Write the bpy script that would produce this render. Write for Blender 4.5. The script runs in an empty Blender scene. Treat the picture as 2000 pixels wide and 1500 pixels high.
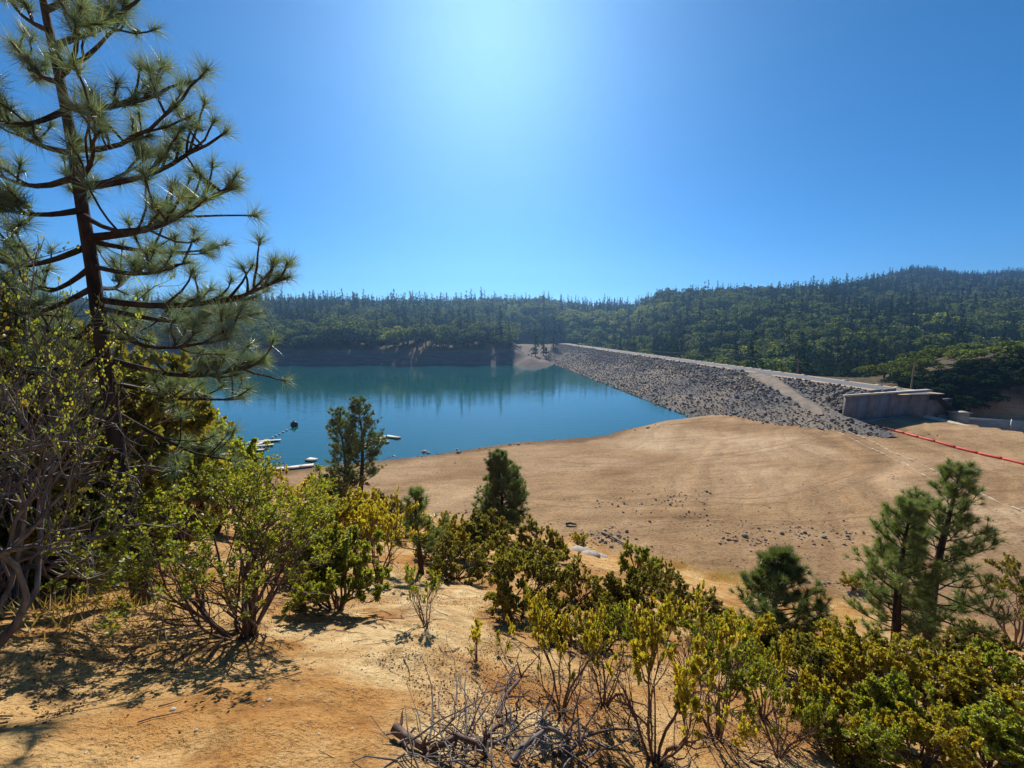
import bpy, math
import numpy as np
from mathutils import Vector

# ------------------------------------------------------------------ camera, sky, sun
scene = bpy.context.scene
COL = scene.collection
CAM_Z = 22.0
PITCH = math.radians(8.0)
F = 760.0
cam_d = bpy.data.cameras.new('camera'); cam = bpy.data.objects.new('camera', cam_d); COL.objects.link(cam)
cam_d.sensor_width = 36.0; cam_d.lens = 36.0 * F / 2000.0
cam_d.clip_start = 0.05; cam_d.clip_end = 20000.0
cam.location = (0, 0, CAM_Z); cam.rotation_euler = (math.radians(90) - PITCH, 0, 0)
scene.camera = cam
SUN_EL, SUN_AZ = math.radians(37.7), math.radians(-3.0)      # azimuth from +Y, positive to the right
world = bpy.data.worlds.new('World'); scene.world = world; world.use_nodes = True
wn = world.node_tree.nodes; wl = world.node_tree.links
bg = wn['Background']; sky = wn.new('ShaderNodeTexSky'); sky.sky_type = 'NISHITA'; sky.sun_disc = False
sky.sun_elevation = SUN_EL; sky.sun_rotation = SUN_AZ
sky.altitude = 1000; sky.air_density = 0.8; sky.dust_density = 0.2; sky.ozone_density = 9.0
hsv = wn.new('ShaderNodeHueSaturation'); hsv.inputs['Saturation'].default_value = 1.15; hsv.inputs['Hue'].default_value = 0.492
wl.new(sky.outputs[0], hsv.inputs['Color']); wl.new(hsv.outputs[0], bg.inputs[0]); bg.inputs[1].default_value = 0.088
sun_d = bpy.data.lights.new('sun', 'SUN'); sun = bpy.data.objects.new('sun', sun_d); COL.objects.link(sun)
sun_d.energy = 5.0; sun_d.angle = math.radians(0.53); sun_d.color = (1.0, 0.94, 0.84)
sdir = Vector((math.sin(SUN_AZ) * math.cos(SUN_EL), math.cos(SUN_AZ) * math.cos(SUN_EL), math.sin(SUN_EL)))
sun.rotation_euler = (-sdir).to_track_quat('-Z', 'Y').to_euler(); sun.location = sdir * 400 + Vector((0, 0, 60))
vs = scene.view_settings; vs.view_transform = 'Standard'; vs.look = 'None'; vs.exposure = 0.47; vs.gamma = 1
scene.render.engine = 'CYCLES'
cy = scene.cycles; cy.use_denoising = True; cy.max_bounces = 6; cy.diffuse_bounces = 3; cy.glossy_bounces = 3
cy.transmission_bounces = 4; cy.volume_bounces = 0; cy.transparent_max_bounces = 4; cy.caustics_reflective = False
cy.caustics_refractive = False

# ------------------------------------------------------------------ helpers
def hash2(ix, iy, seed):
    h = (ix.astype(np.int64) * 374761393 + iy.astype(np.int64) * 668265263 + seed * 974634777) & 0x7fffffff
    h = ((h ^ (h >> 13)) * 1274126177) & 0x7fffffff
    return ((h ^ (h >> 16)) & 0xffff) / 65535.0
def vnoise(x, y, seed=0):
    x = np.asarray(x, float); y = np.asarray(y, float)
    ix = np.floor(x); iy = np.floor(y); fx = x - ix; fy = y - iy
    fx = fx * fx * (3 - 2 * fx); fy = fy * fy * (3 - 2 * fy)
    a = hash2(ix, iy, seed); b = hash2(ix + 1, iy, seed); c = hash2(ix, iy + 1, seed); d = hash2(ix + 1, iy + 1, seed)
    return (a + (b - a) * fx) * (1 - fy) + (c + (d - c) * fx) * fy - 0.5
def fbm(x, y, seed=0, o=3):
    s = 0; a = 1.0
    for k in range(o):
        s = s + a * vnoise(x * 2 ** k + 17.3 * k, y * 2 ** k - 9.1 * k, seed + k); a *= 0.5
    return s
def sstep(x, a, b):
    t = np.clip((x - a) / (b - a), 0, 1); return t * t * (3 - 2 * t)
def smax(a, b, k):
    h = np.clip(0.5 + 0.5 * (a - b) / k, 0, 1)
    return b + (a - b) * h + k * h * (1 - h)

def ray(px, py):
    """slopes (x per y, z per y) of the sight line through a point of the photograph"""
    v = 750.0 - py
    fwd = F * math.cos(PITCH) + v * math.sin(PITCH); up = -F * math.sin(PITCH) + v * math.cos(PITCH)
    return (px - 1000.0) / fwd, up / fwd

class Acc:
    """collects verts and faces (tris / quads / ngons) with material slots"""
    def __init__(s): s.v = []; s.f = {}; s.n = 0
    def add(s, v, f, m=0):
        v = np.asarray(v, float).reshape(-1, 3); f = np.asarray(f, np.int64)
        s.f.setdefault((f.shape[1], m), []).append(f + s.n); s.v.append(v); s.n += len(v)
    def mesh(s, name, mats, smooth=False):
        me = bpy.data.meshes.new(name)
        if not s.v: return me
        V = np.concatenate(s.v); me.vertices.add(len(V)); me.vertices.foreach_set('co', V.ravel().astype(np.float32))
        loops = []; starts = []; mi = []; off = 0
        for (k, m), fl in s.f.items():
            A = np.concatenate(fl); loops.append(A.ravel()); starts.append(off + np.arange(len(A)) * k); off += A.size
            mi.append(np.full(len(A), m))
        L = np.concatenate(loops); S = np.concatenate(starts); M = np.concatenate(mi)
        me.loops.add(len(L)); me.polygons.add(len(S))
        me.loops.foreach_set('vertex_index', L.astype(np.int32)); me.polygons.foreach_set('loop_start', S.astype(np.int32))
        me.polygons.foreach_set('material_index', M.astype(np.int32))
        if smooth: me.polygons.foreach_set('use_smooth', np.ones(len(S), bool))
        for m in mats: me.materials.append(m)
        me.update(calc_edges=True); me.validate()
        return me

def tag(o, label=None, cat=None, group=None, kind=None):
    if label: o['label'] = label
    if cat: o['category'] = cat
    if group: o['group'] = group
    if kind: o['kind'] = kind
    return o
def put(name, me, parent=None, loc=(0, 0, 0)):
    o = bpy.data.objects.new(name, me); COL.objects.link(o); o.location = loc
    if parent: o.parent = parent
    return o
def empty(name, loc=(0, 0, 0), rz=0.0, sc=1.0):
    o = bpy.data.objects.new(name, None); COL.objects.link(o); o.location = loc; o.rotation_euler = (0, 0, rz)
    o.scale = (sc, sc, sc); o.empty_display_size = 0.1
    return o
def tube(acc, P, R, k=5, m=0, cap=True):
    P = np.asarray(P, float); n = len(P); R = np.broadcast_to(np.asarray(R, float), (n,))
    T = np.gradient(P, axis=0); T /= np.linalg.norm(T, axis=1)[:, None] + 1e-12
    ref = np.array([0.31, 0.17, 0.93]) if abs(T[0] @ np.array([0.31, 0.17, 0.93])) < 0.9 else np.array([1.0, 0.1, 0])
    U = np.cross(T, ref); U /= np.linalg.norm(U, axis=1)[:, None] + 1e-12
    W = np.cross(T, U); a = np.arange(k) * 2 * math.pi / k
    V = P[:, None, :] + R[:, None, None] * (np.cos(a)[None, :, None] * U[:, None, :] + np.sin(a)[None, :, None] * W[:, None, :])
    i = np.arange(n - 1)[:, None] * k; j = np.arange(k)[None, :]; j2 = (j + 1) % k
    f = np.stack([i + j, i + j2, i + k + j2, i + k + j], -1).reshape(-1, 4)
    acc.add(V.reshape(-1, 3), f, m)
    if cap and k >= 3:
        acc.add(V[-1], np.arange(k)[None, :], m); acc.add(V[0][::-1], np.arange(k)[None, :], m)
def box(acc, c, s, rz=0.0, m=0, tilt=None):
    c = np.asarray(c, float); s = np.asarray(s, float) / 2
    v = np.array([[x, y, z] for x in (-1, 1) for y in (-1, 1) for z in (-1, 1)], float) * s
    ca, sa = math.cos(rz), math.sin(rz)
    v = np.stack([v[:, 0] * ca - v[:, 1] * sa, v[:, 0] * sa + v[:, 1] * ca, v[:, 2]], 1) + c
    acc.add(v, [[0, 1, 3, 2], [4, 6, 7, 5], [0, 4, 5, 1], [2, 3, 7, 6], [0, 2, 6, 4], [1, 5, 7, 3]], m)

# ------------------------------------------------------------------ materials
def new_mat(name):
    m = bpy.data.materials.new(name); m.use_nodes = True; nt = m.node_tree; nt.nodes.clear()
    out = nt.nodes.new('ShaderNodeOutputMaterial'); return m, nt, out
def N(nt, t, **kw):
    n = nt.nodes.new(t)
    for k, v in kw.items():
        if k in n.inputs: n.inputs[k].default_value = v
        else: setattr(n, k, v)
    return n
def ramp(nt, fac, stops):
    r = nt.nodes.new('ShaderNodeValToRGB'); e = r.color_ramp.elements
    while len(e) < len(stops): e.new(0.5)
    for q, (p, c) in zip(e, stops): q.position = p; q.color = (*c, 1)
    nt.links.new(fac, r.inputs[0]); return r
def noise(nt, scale, detail=4, rough=0.6, coord='Object', dist=0.0, stretch=None):
    tc = nt.nodes.new('ShaderNodeTexCoord'); n = nt.nodes.new('ShaderNodeTexNoise')
    n.inputs['Scale'].default_value = scale; n.inputs['Detail'].default_value = detail; n.inputs['Roughness'].default_value = rough
    n.inputs['Distortion'].default_value = dist
    if stretch:
        mp = nt.nodes.new('ShaderNodeMapping'); mp.inputs['Scale'].default_value = stretch
        nt.links.new(tc.outputs[coord], mp.inputs[0]); nt.links.new(mp.outputs[0], n.inputs['Vector'])
    else: nt.links.new(tc.outputs[coord], n.inputs['Vector'])
    return n
def mix(nt, fac, a, b, mode='MIX'):
    m = nt.nodes.new('ShaderNodeMix'); m.data_type = 'RGBA'; m.blend_type = mode
    for sock, v in ((m.inputs[0], fac), (m.inputs[6], a), (m.inputs[7], b)):
        if isinstance(v, (int, float)): sock.default_value = v
        elif isinstance(v, tuple): sock.default_value = (*v, 1)
        else: nt.links.new(v, sock)
    return m.outputs[2]
def principled(nt, out, col, rough=0.8, bump=None, bstr=0.3, bdist=0.05, spec=0.3):
    p = nt.nodes.new('ShaderNodeBsdfPrincipled'); p.inputs['Roughness'].default_value = rough
    p.inputs['Specular IOR Level'].default_value = spec
    if isinstance(col, tuple): p.inputs['Base Color'].default_value = (*col, 1)
    else: nt.links.new(col, p.inputs['Base Color'])
    if bump is not None:
        b = nt.nodes.new('ShaderNodeBump'); b.inputs['Strength'].default_value = bstr; b.inputs['Distance'].default_value = bdist
        nt.links.new(bump, b.inputs['Height']); nt.links.new(b.outputs[0], p.inputs['Normal'])
    nt.links.new(p.outputs[0], out.inputs[0]); return p
def simple(name, c1, c2, scale, rough=0.85, bstr=0.3, bdist=0.03, spec=0.25, stretch=None):
    m, nt, out = new_mat(name); n = noise(nt, scale, stretch=stretch)
    r = ramp(nt, n.outputs[0], [(0.32, c1), (0.68, c2)])
    principled(nt, out, r.outputs[0], rough, n.outputs[0], bstr, bdist, spec); return m
def leaf_mat(name, cols, trans=0.45, rough=0.45, tcol=1.65, gloss=0.06):
    """leaf blades: colour varies per blade and per plant, light comes through them"""
    m, nt, out = new_mat(name)
    g = nt.nodes.new('ShaderNodeNewGeometry'); oi = nt.nodes.new('ShaderNodeObjectInfo')
    r = ramp(nt, g.outputs['Random Per Island'], cols)
    hs = nt.nodes.new('ShaderNodeHueSaturation'); nt.links.new(r.outputs[0], hs.inputs['Color'])
    mr = nt.nodes.new('ShaderNodeMapRange'); mr.inputs[3].default_value = 0.75; mr.inputs[4].default_value = 1.2
    nt.links.new(oi.outputs['Random'], mr.inputs[0]); nt.links.new(mr.outputs[0], hs.inputs['Value'])
    d = nt.nodes.new('ShaderNodeBsdfDiffuse'); t = nt.nodes.new('ShaderNodeBsdfTranslucent'); gl = nt.nodes.new('ShaderNodeBsdfGlossy')
    gl.inputs['Roughness'].default_value = rough; gl.inputs['Color'].default_value = (1, 1, 1, 1)
    nt.links.new(hs.outputs[0], d.inputs[0])
    tc = mix(nt, 1.0, hs.outputs[0], (tcol, tcol * 1.0, tcol * 0.45), 'MULTIPLY'); nt.links.new(tc, t.inputs[0])
    m1 = nt.nodes.new('ShaderNodeMixShader'); m1.inputs[0].default_value = trans
    nt.links.new(d.outputs[0], m1.inputs[1]); nt.links.new(t.outputs[0], m1.inputs[2])
    m2 = nt.nodes.new('ShaderNodeMixShader'); m2.inputs[0].default_value = gloss
    nt.links.new(m1.outputs[0], m2.inputs[1]); nt.links.new(gl.outputs[0], m2.inputs[2])
    nt.links.new(m2.outputs[0], out.inputs[0]); return m

M = {}
M['leaf_green'] = leaf_mat('leaf_green', [(0.0, (0.15, 0.20, 0.03)), (0.45, (0.25, 0.29, 0.045)), (0.85, (0.38, 0.36, 0.05)), (1.0, (0.46, 0.34, 0.04))], trans=0.5, gloss=0.04)
M['leaf_yellow'] = leaf_mat('leaf_yellow', [(0.0, (0.20, 0.20, 0.03)), (0.4, (0.33, 0.30, 0.04)), (0.75, (0.45, 0.35, 0.04)), (1.0, (0.55, 0.32, 0.03))], trans=0.5, gloss=0.04)
M['leaf_olive'] = leaf_mat('leaf_olive', [(0.0, (0.13, 0.14, 0.03)), (0.5, (0.21, 0.20, 0.04)), (1.0, (0.33, 0.24, 0.05))], trans=0.42, gloss=0.04)
M['needle'] = leaf_mat('needle', [(0.0, (0.07, 0.12, 0.04)), (0.55, (0.14, 0.20, 0.06)), (0.93, (0.23, 0.28, 0.07)), (1.0, (0.32, 0.2, 0.07))], trans=0.35, rough=0.4, gloss=0.06)
M['needle_near'] = leaf_mat('needle_near', [(0.0, (0.07, 0.12, 0.08)), (0.6, (0.14, 0.20, 0.13)), (0.94, (0.24, 0.29, 0.16)), (1.0, (0.34, 0.2, 0.09))], trans=0.35, rough=0.4, gloss=0.08)
M['conifer'] = leaf_mat('conifer', [(0.0, (0.015, 0.034, 0.018)), (0.6, (0.028, 0.052, 0.024)), (1.0, (0.055, 0.08, 0.03))], trans=0.25, gloss=0.0)
M['broadleaf'] = leaf_mat('broadleaf', [(0.0, (0.06, 0.095, 0.024)), (0.6, (0.12, 0.16, 0.036)), (1.0, (0.24, 0.24, 0.055))], trans=0.3, gloss=0.01)
M['bark'] = simple('bark', (0.02, 0.014, 0.011), (0.085, 0.06, 0.045), 9, 0.95, 1.0, 0.06, stretch=(1, 1, 0.3))
M['stem'] = simple('stem', (0.07, 0.04, 0.03), (0.19, 0.12, 0.09), 18, 0.7, 0.4, 0.01, stretch=(1, 1, 0.4))
M['deadwood'] = simple('deadwood', (0.075, 0.06, 0.052), (0.24, 0.21, 0.19), 12, 0.75, 0.5, 0.01, stretch=(1, 1, 0.4))
M['litter'] = leaf_mat('litter', [(0.0, (0.07, 0.04, 0.022)), (0.5, (0.17, 0.09, 0.045)), (0.85, (0.30, 0.18, 0.10)), (1.0, (0.45, 0.34, 0.22))], trans=0.05, gloss=0.02)
M['grass'] = leaf_mat('grass', [(0.0, (0.42, 0.29, 0.10)), (1.0, (0.62, 0.46, 0.18))], trans=0.3, gloss=0.05)
m, nt, out = new_mat('rock'); n1 = noise(nt, 0.9); n2 = noise(nt, 0.11, 4, 0.6); oi = nt.nodes.new('ShaderNodeNewGeometry')
c = ramp(nt, n1.outputs[0], [(0.32, (0.10, 0.093, 0.085)), (0.68, (0.32, 0.295, 0.265))]); tn = ramp(nt, n2.outputs[0], [(0.42, (1, 1, 1)), (0.62, (1.1, 0.85, 0.62))]); iv = ramp(nt, oi.outputs['Random Per Island'], [(0.0, (0.5, 0.5, 0.52)), (0.7, (1, 1, 1)), (1.0, (1.6, 1.5, 1.4))])
principled(nt, out, mix(nt, 1.0, mix(nt, 1.0, c.outputs[0], tn.outputs[0], 'MULTIPLY'), iv.outputs[0], 'MULTIPLY'), 0.85, n1.outputs[0], 0.5, 0.08); M['rock'] = m
M['rock_pale'] = simple('rock_pale', (0.26, 0.22, 0.18), (0.48, 0.42, 0.35), 2.0, 0.85, 0.5, 0.05)
M['asphalt'] = simple('asphalt', (0.13, 0.13, 0.135), (0.19, 0.19, 0.195), 1.5, 0.9, 0.1, 0.01)
M['shoulder'] = simple('shoulder', (0.36, 0.25, 0.15), (0.52, 0.39, 0.25), 0.7, 0.95, 0.2, 0.02)
M['track'] = simple('track', (0.17, 0.14, 0.115), (0.32, 0.25, 0.175), 0.35, 0.95, 0.3, 0.04)
M['pole'] = simple('pole', (0.13, 0.09, 0.06), (0.30, 0.24, 0.18), 3, 0.9, stretch=(1, 1, 0.1))
M['dock'] = simple('dock', (0.52, 0.46, 0.36), (0.72, 0.66, 0.54), 2, 0.8, 0.1)
M['float_dark'] = simple('float_dark', (0.02, 0.02, 0.022), (0.05, 0.05, 0.05), 2, 0.6)
M['white'] = simple('white', (0.7, 0.68, 0.62), (0.82, 0.8, 0.75), 4, 0.6)
M['boom'] = simple('boom', (0.50, 0.045, 0.03), (0.66, 0.08, 0.05), 2, 0.55, 0.1)
M['wire'] = simple('wire', (0.03, 0.03, 0.03), (0.06, 0.06, 0.06), 3, 0.6)

# concrete with dark vertical water stains
m, nt, out = new_mat('concrete'); n1 = noise(nt, 0.5, 5, 0.6); n2 = noise(nt, 1.0, 6, 0.75, stretch=(0.45, 0.45, 0.14))
c = ramp(nt, n1.outputs[0], [(0.3, (0.20, 0.185, 0.175)), (0.7, (0.33, 0.31, 0.295))])
st = ramp(nt, n2.outputs[0], [(0.36, (0.5, 0.48, 0.47)), (0.60, (1, 1, 1))])
principled(nt, out, mix(nt, 1.0, c.outputs[0], st.outputs[0], 'MULTIPLY'), 0.9, n1.outputs[0], 0.2, 0.05); M['concrete'] = m
M['concrete_pale'] = simple('concrete_pale', (0.42, 0.38, 0.29), (0.58, 0.53, 0.42), 1.2, 0.9, 0.2, 0.02)

# ground: zone attribute -> x near soil, y dry lake bed, z forest floor ; second attribute bank / litter
m, nt, out = new_mat('soil'); lk = nt.links
at = nt.nodes.new('ShaderNodeAttribute'); at.attribute_name = 'zone'; sep = nt.nodes.new('ShaderNodeSeparateColor'); lk.new(at.outputs['Color'], sep.inputs[0])
nA = noise(nt, 0.55, 6, 0.62, dist=0.6); nB = noise(nt, 3.2, 6, 0.7); nC = noise(nt, 30.0, 4, 0.7); nD = noise(nt, 0.045, 6, 0.6, dist=0.8); nE = noise(nt, 0.5, 5, 0.7, stretch=(0.25, 1.3, 1))
near_c = ramp(nt, nA.outputs[0], [(0.28, (0.30, 0.125, 0.036)), (0.44, (0.42, 0.215, 0.068)), (0.56, (0.52, 0.32, 0.13)), (0.72, (0.62, 0.44, 0.21))])
fine = ramp(nt, nB.outputs[0], [(0.30, (0.55, 0.50, 0.46)), (0.50, (1, 1, 1)), (0.8, (1.12, 1.1, 1.06))])
grit = ramp(nt, nC.outputs[0], [(0.33, (0.55, 0.5, 0.45)), (0.46, (1, 1, 1)), (0.70, (1.05, 1.05, 1.05)), (0.78, (1.35, 1.33, 1.3))])
at2 = nt.nodes.new('ShaderNodeAttribute'); at2.attribute_name = 'pale'; palec = ramp(nt, nB.outputs[0], [(0.35, (0.62, 0.46, 0.22)), (0.65, (0.80, 0.64, 0.37))])
base_c = mix(nt, at2.outputs['Fac'], near_c.outputs[0], palec.outputs[0])
nc = mix(nt, 1.0, mix(nt, 1.0, base_c, fine.outputs[0], 'MULTIPLY'), grit.outputs[0], 'MULTIPLY')
bed = ramp(nt, nD.outputs[0], [(0.28, (0.25, 0.15, 0.072)), (0.46, (0.37, 0.235, 0.12)), (0.60, (0.46, 0.31, 0.175)), (0.75, (0.56, 0.42, 0.26))])
bfine = ramp(nt, nE.outputs[0], [(0.30, (0.72, 0.68, 0.64)), (0.52, (1, 1, 1)), (0.8, (1.1, 1.1, 1.08))])
bc = mix(nt, 1.0, mix(nt, 1.0, bed.outputs[0], bfine.outputs[0], 'MULTIPLY'), fine.outputs[0], 'MULTIPLY')
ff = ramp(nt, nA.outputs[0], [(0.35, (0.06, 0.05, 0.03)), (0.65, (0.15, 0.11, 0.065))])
bank = ramp(nt, nE.outputs[0], [(0.35, (0.12, 0.092, 0.075)), (0.65, (0.21, 0.165, 0.135))])
nF = noise(nt, 1.7, 5, 0.75); spk = ramp(nt, nF.outputs[0], [(0.30, (0.35, 0.32, 0.30)), (0.41, (1, 1, 1)), (0.60, (1, 1, 1)), (0.70, (1.35, 1.33, 1.3))]); bc = mix(nt, 1.0, bc, spk.outputs[0], 'MULTIPLY')
geo = nt.nodes.new('ShaderNodeNewGeometry'); sx_ = nt.nodes.new('ShaderNodeSeparateXYZ'); lk.new(geo.outputs['Position'], sx_.inputs[0])
zn_ = nt.nodes.new('ShaderNodeMath'); zn_.operation = 'MULTIPLY_ADD'; zn_.inputs[1].default_value = 0.35; lk.new(nD.outputs[0], zn_.inputs[0]); lk.new(sx_.outputs[2], zn_.inputs[2])
b1 = nt.nodes.new('ShaderNodeTexNoise'); b1.noise_dimensions = '1D'; b1.inputs['Scale'].default_value = 4.0; b1.inputs['Detail'].default_value = 3; lk.new(zn_.outputs[0], b1.inputs['W'])
bc = mix(nt, 0.8, bc, ramp(nt, b1.outputs[0], [(0.35, (0.82, 0.79, 0.76)), (0.5, (1, 1, 1)), (0.65, (1.14, 1.12, 1.08))]).outputs[0], 'MULTIPLY')
bc = mix(nt, 1.0, bc, ramp(nt, sx_.outputs[2], [(0.0, (0.45, 0.43, 0.42)), (0.14, (0.6, 0.58, 0.56)), (0.3, (1, 1, 1))]).outputs[0], 'MULTIPLY')
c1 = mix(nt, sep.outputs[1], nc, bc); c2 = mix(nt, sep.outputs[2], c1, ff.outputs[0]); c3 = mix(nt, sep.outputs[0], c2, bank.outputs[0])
hb = nt.nodes.new('ShaderNodeMath'); hb.operation = 'MULTIPLY_ADD'; hb.inputs[1].default_value = 0.25
lk.new(nC.outputs[0], hb.inputs[0]); lk.new(nB.outputs[0], hb.inputs[2])
principled(nt, out, c3, 0.95, hb.outputs[0], 1.0, 0.14, 0.1); M['soil'] = m

# lake water
m, nt, out = new_mat('lake_water'); lk = nt.links
p = nt.nodes.new('ShaderNodeBsdfPrincipled'); p.inputs['Base Color'].default_value = (0.011, 0.085, 0.092, 1); p.inputs['Roughness'].default_value = 0.04
p.inputs['IOR'].default_value = 1.5; p.inputs['Specular IOR Level'].default_value = 0.5
w1 = noise(nt, 0.5, 3, 0.55, stretch=(0.5, 1.4, 1)); w2 = noise(nt, 0.03, 3, 0.5)
mul = nt.nodes.new('ShaderNodeMath'); mul.operation = 'MULTIPLY'
rw = ramp(nt, w2.outputs[0], [(0.4, (0.35, 0.35, 0.35)), (0.65, (1, 1, 1))]); lk.new(rw.outputs[0], mul.inputs[1]); lk.new(w1.outputs[0], mul.inputs[0])
b = nt.nodes.new('ShaderNodeBump'); b.inputs['Strength'].default_value = 0.22; b.inputs['Distance'].default_value = 0.25
lk.new(mul.outputs[0], b.inputs['Height']); lk.new(b.outputs[0], p.inputs['Normal']); lk.new(p.outputs[0], out.inputs[0]); M['water'] = m

# ------------------------------------------------------------------ terrain height
SKY = np.array([(-900, 560), (0, 572), (380, 590), (500, 584), (640, 578), (750, 583), (850, 583), (930, 577), (1060, 580), (1150, 586), (1235, 588), (1290, 563), (1400, 557),
                (1560, 556), (1640, 549), (1700, 540), (1760, 523), (1800, 523), (1850, 531), (1900, 534), (1960, 528), (2000, 532), (2900, 545)], float)
RDG = np.array([(-900, 560), (1180, 560), (1235, 600), (1290, 470), (1600, 520), (1700, 700), (1760, 900), (2900, 900)], float)
D0T = np.array([(-900, 240), (380, 246), (1000, 244), (1060, 262), (1095, 335), (1180, 330), (1300, 230), (1500, 165), (1700, 135), (2000, 125), (2900, 120)], float)
CREST_Z = 8.9
def crest_w(x, y): return (x - (88.3 - 0.1237 * y)) * 0.9925     # metres downstream of the crest's upstream edge
def H(x, y, fine=True):
    x = np.asarray(x, float); y = np.asarray(y, float); r = np.hypot(x, y)
    yy = np.where(y > 0, y, 0.5 * y)
    zs = 20.35 - 0.516 * yy - (0.19 * x + 0.032 * np.sqrt(x * x + 4) - 0.064)
    zs = zs + 0.7 * vnoise(x / 5, y / 5, 3) * np.clip((r - 2.5) / 8, 0, 1) + 0.22 * vnoise(x / 1.3, y / 1.3, 4) * np.clip((r - 1) / 3, 0, 1)
    if fine: zs = zs + 0.10 * fbm(x / 0.5, y / 0.5, 5, 3) * np.clip((r - .5) / 2, 0, 1)
    zs = np.minimum(zs, 30)
    d = (72.5 + 0.4 * x - y) / 1.077 + 2.5 * fbm(x / 22, y / 22, 8, 3)
    zb = np.where(d > 0, 0.055 * d + 0.048 * np.clip(x - 20, 0, 60), np.maximum(0.12 * d + 0.048 * np.clip(x - 20, 0, 60) * sstep(d, -10, 0), -6))
    zb = zb + 0.35 * fbm(x / 9, y / 9, 11, 3) * np.clip(np.abs(d) / 6, 0, 1) + (0.05 * fbm(x / 1.2, y / 1.2, 12, 2) if fine else 0)
    q = (x - 92) * 0.447 + (y - 86) * 0.894; a = (x - 92) * 0.894 - (y - 86) * 0.447
    chan = sstep(x, 84.5, 86) * (q < 0.5)
    zb = zb * (1 - chan) + 0.6 * chan
    z = smax(zs, zb, 1.2)
    rise = 7.0 + 8.0 * sstep(a, -6, 20)
    cutn = 1.6 * fbm(x / 7, y / 7, 14, 3)
    zc = 0.6 + rise * np.clip((q + cutn * sstep(q, 0, 4)) / 11, 0, 1) ** 0.8 + np.clip(q - 11, 0, 40) * 0.03 + 0.5 * cutn * sstep(q, 2, 10) * sstep(a, -4, 6)
    fade = sstep(a, -32, -14) * (1 - sstep(q, 26, 60))
    zc = -8 + (zc + 8) * fade
    z = np.where(q > -0.2, np.maximum(z * (q < 3) + (-8) * (q >= 3), zc) if False else np.maximum(np.where((q > 0) & (a > -14), -8, z), zc), z)
    # far hills
    ys = np.maximum(y, 1.0); u = np.clip(x / ys, -1.8, 1.8); u = np.where(y > 1, u, np.sign(x) * 1.8); D = np.maximum(y, np.abs(x) / 1.8)
    px = 1000 + 767 * u
    sy = np.interp(px, SKY[:, 0], SKY[:, 1]); Dr = np.interp(px, RDG[:, 0], RDG[:, 1]); D0 = np.interp(px, D0T[:, 0], D0T[:, 1])
    D0 = D0 + 12 * vnoise(x / 40, 0.3, 21) + 5 * vnoise(x / 13, 0.7, 22)
    v = 750 - sy; te = (-105.8 + 0.99 * v) / (752.6 + 0.139 * v)
    zr = CAM_Z + Dr * te - 11
    t = np.clip((D - D0) / (Dr - D0), 0, 1)
    left = 1 - sstep(px, 1060, 1120)
    bankz = np.clip((D - D0) * 0.42, -6, 7.5) * left + (-8) * (1 - left)
    zh = bankz + (zr - bankz) * t ** 1.15
    zh = zh + (9 * fbm(x / 110, y / 110, 31, 2) + 5 * fbm(x / 38, y / 38, 33, 2)) * np.clip(t * 3, 0, 1) * (1 - 0.8 * sstep(t, 0.7, 1))
    zh = zh - 0.2 * np.maximum(D - Dr, 0)
    zh = zh + 15 * np.exp(-((x - 95) / 42) ** 2 - ((y - 440) / 50) ** 2)
    zh = np.maximum(zh, -6 + 10.5 * np.exp(-((x - 14) / 17) ** 2 - ((y - 250) / 26) ** 2))
    w = crest_w(x, y)
    lim = np.where(w < -1, 2 + 6.5 * sstep(y, 290, 365), 8.3) + 0.6 * np.clip(y - 377, 0, 999) + 0.7 * np.clip(w - 13, 0, 99) + 0.5 * np.clip(-40 - w, 0, 99)
    zh = np.where(y < 470, np.minimum(zh, lim), zh)
    return np.where(D > 100, np.maximum(z, zh), z)
def on_plane(px, py, z):
    u, v = ray(px, py); Y = (z - CAM_Z) / v; return np.array([u * Y, Y, z])

# polar sheet round the viewpoint
ang = np.concatenate([np.radians(np.linspace(-62, 62, 520)), np.radians(np.linspace(64, 296, 70))])
rad = np.concatenate([[0.02], np.geomspace(0.5, 1050, 430)])
A_, R_ = np.meshgrid(ang, rad); X_ = R_ * np.sin(A_); Y_ = R_ * np.cos(A_); Z_ = H(X_, Y_)
nr, na = X_.shape
i = np.arange(nr - 1)[:, None] * na; j = np.arange(na)[None, :]; j2 = (j + 1) % na
acc = Acc(); acc.add(np.stack([X_, Y_, Z_], -1).reshape(-1, 3), np.stack([i + j, i + na + j, i + na + j2, i + j2], -1).reshape(-1, 4))
me = acc.mesh('ground', [M['soil']], smooth=True)
def Hg(x, y):
    """height of the ground sheet itself"""
    x = np.asarray(x, float); y = np.asarray(y, float); th = np.arctan2(x, y); th = np.where(th < ang[0], th + 2 * math.pi, th)
    fa = np.interp(th, ang, np.arange(len(ang))); fr = np.interp(np.hypot(x, y), rad, np.arange(len(rad)))
    a0 = np.minimum(fa.astype(int), len(ang) - 2); r0 = np.minimum(fr.astype(int), len(rad) - 2); fa = fa - a0; fr = fr - r0
    return (Z_[r0, a0] * (1 - fa) + Z_[r0, a0 + 1] * fa) * (1 - fr) + (Z_[r0 + 1, a0] * (1 - fa) + Z_[r0 + 1, a0 + 1] * fa) * fr
def Hs(x, y): return float(Hg(x, y))
_YS = np.concatenate([np.arange(1.0, 20, 0.02), np.arange(20, 110, 0.1)])
def ground_at(px, py):
    u, v = ray(px, py); g = Hg(u * _YS, _YS); hit = CAM_Z + v * _YS < g; k = int(np.argmax(hit)) if hit.any() else len(_YS) - 1
    return np.array([u * _YS[k], _YS[k], g[k]])
q_ = (X_ - 92) * 0.447 + (Y_ - 86) * 0.894
d_ = (72.5 + 0.4 * X_ - Y_) / 1.077
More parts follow.
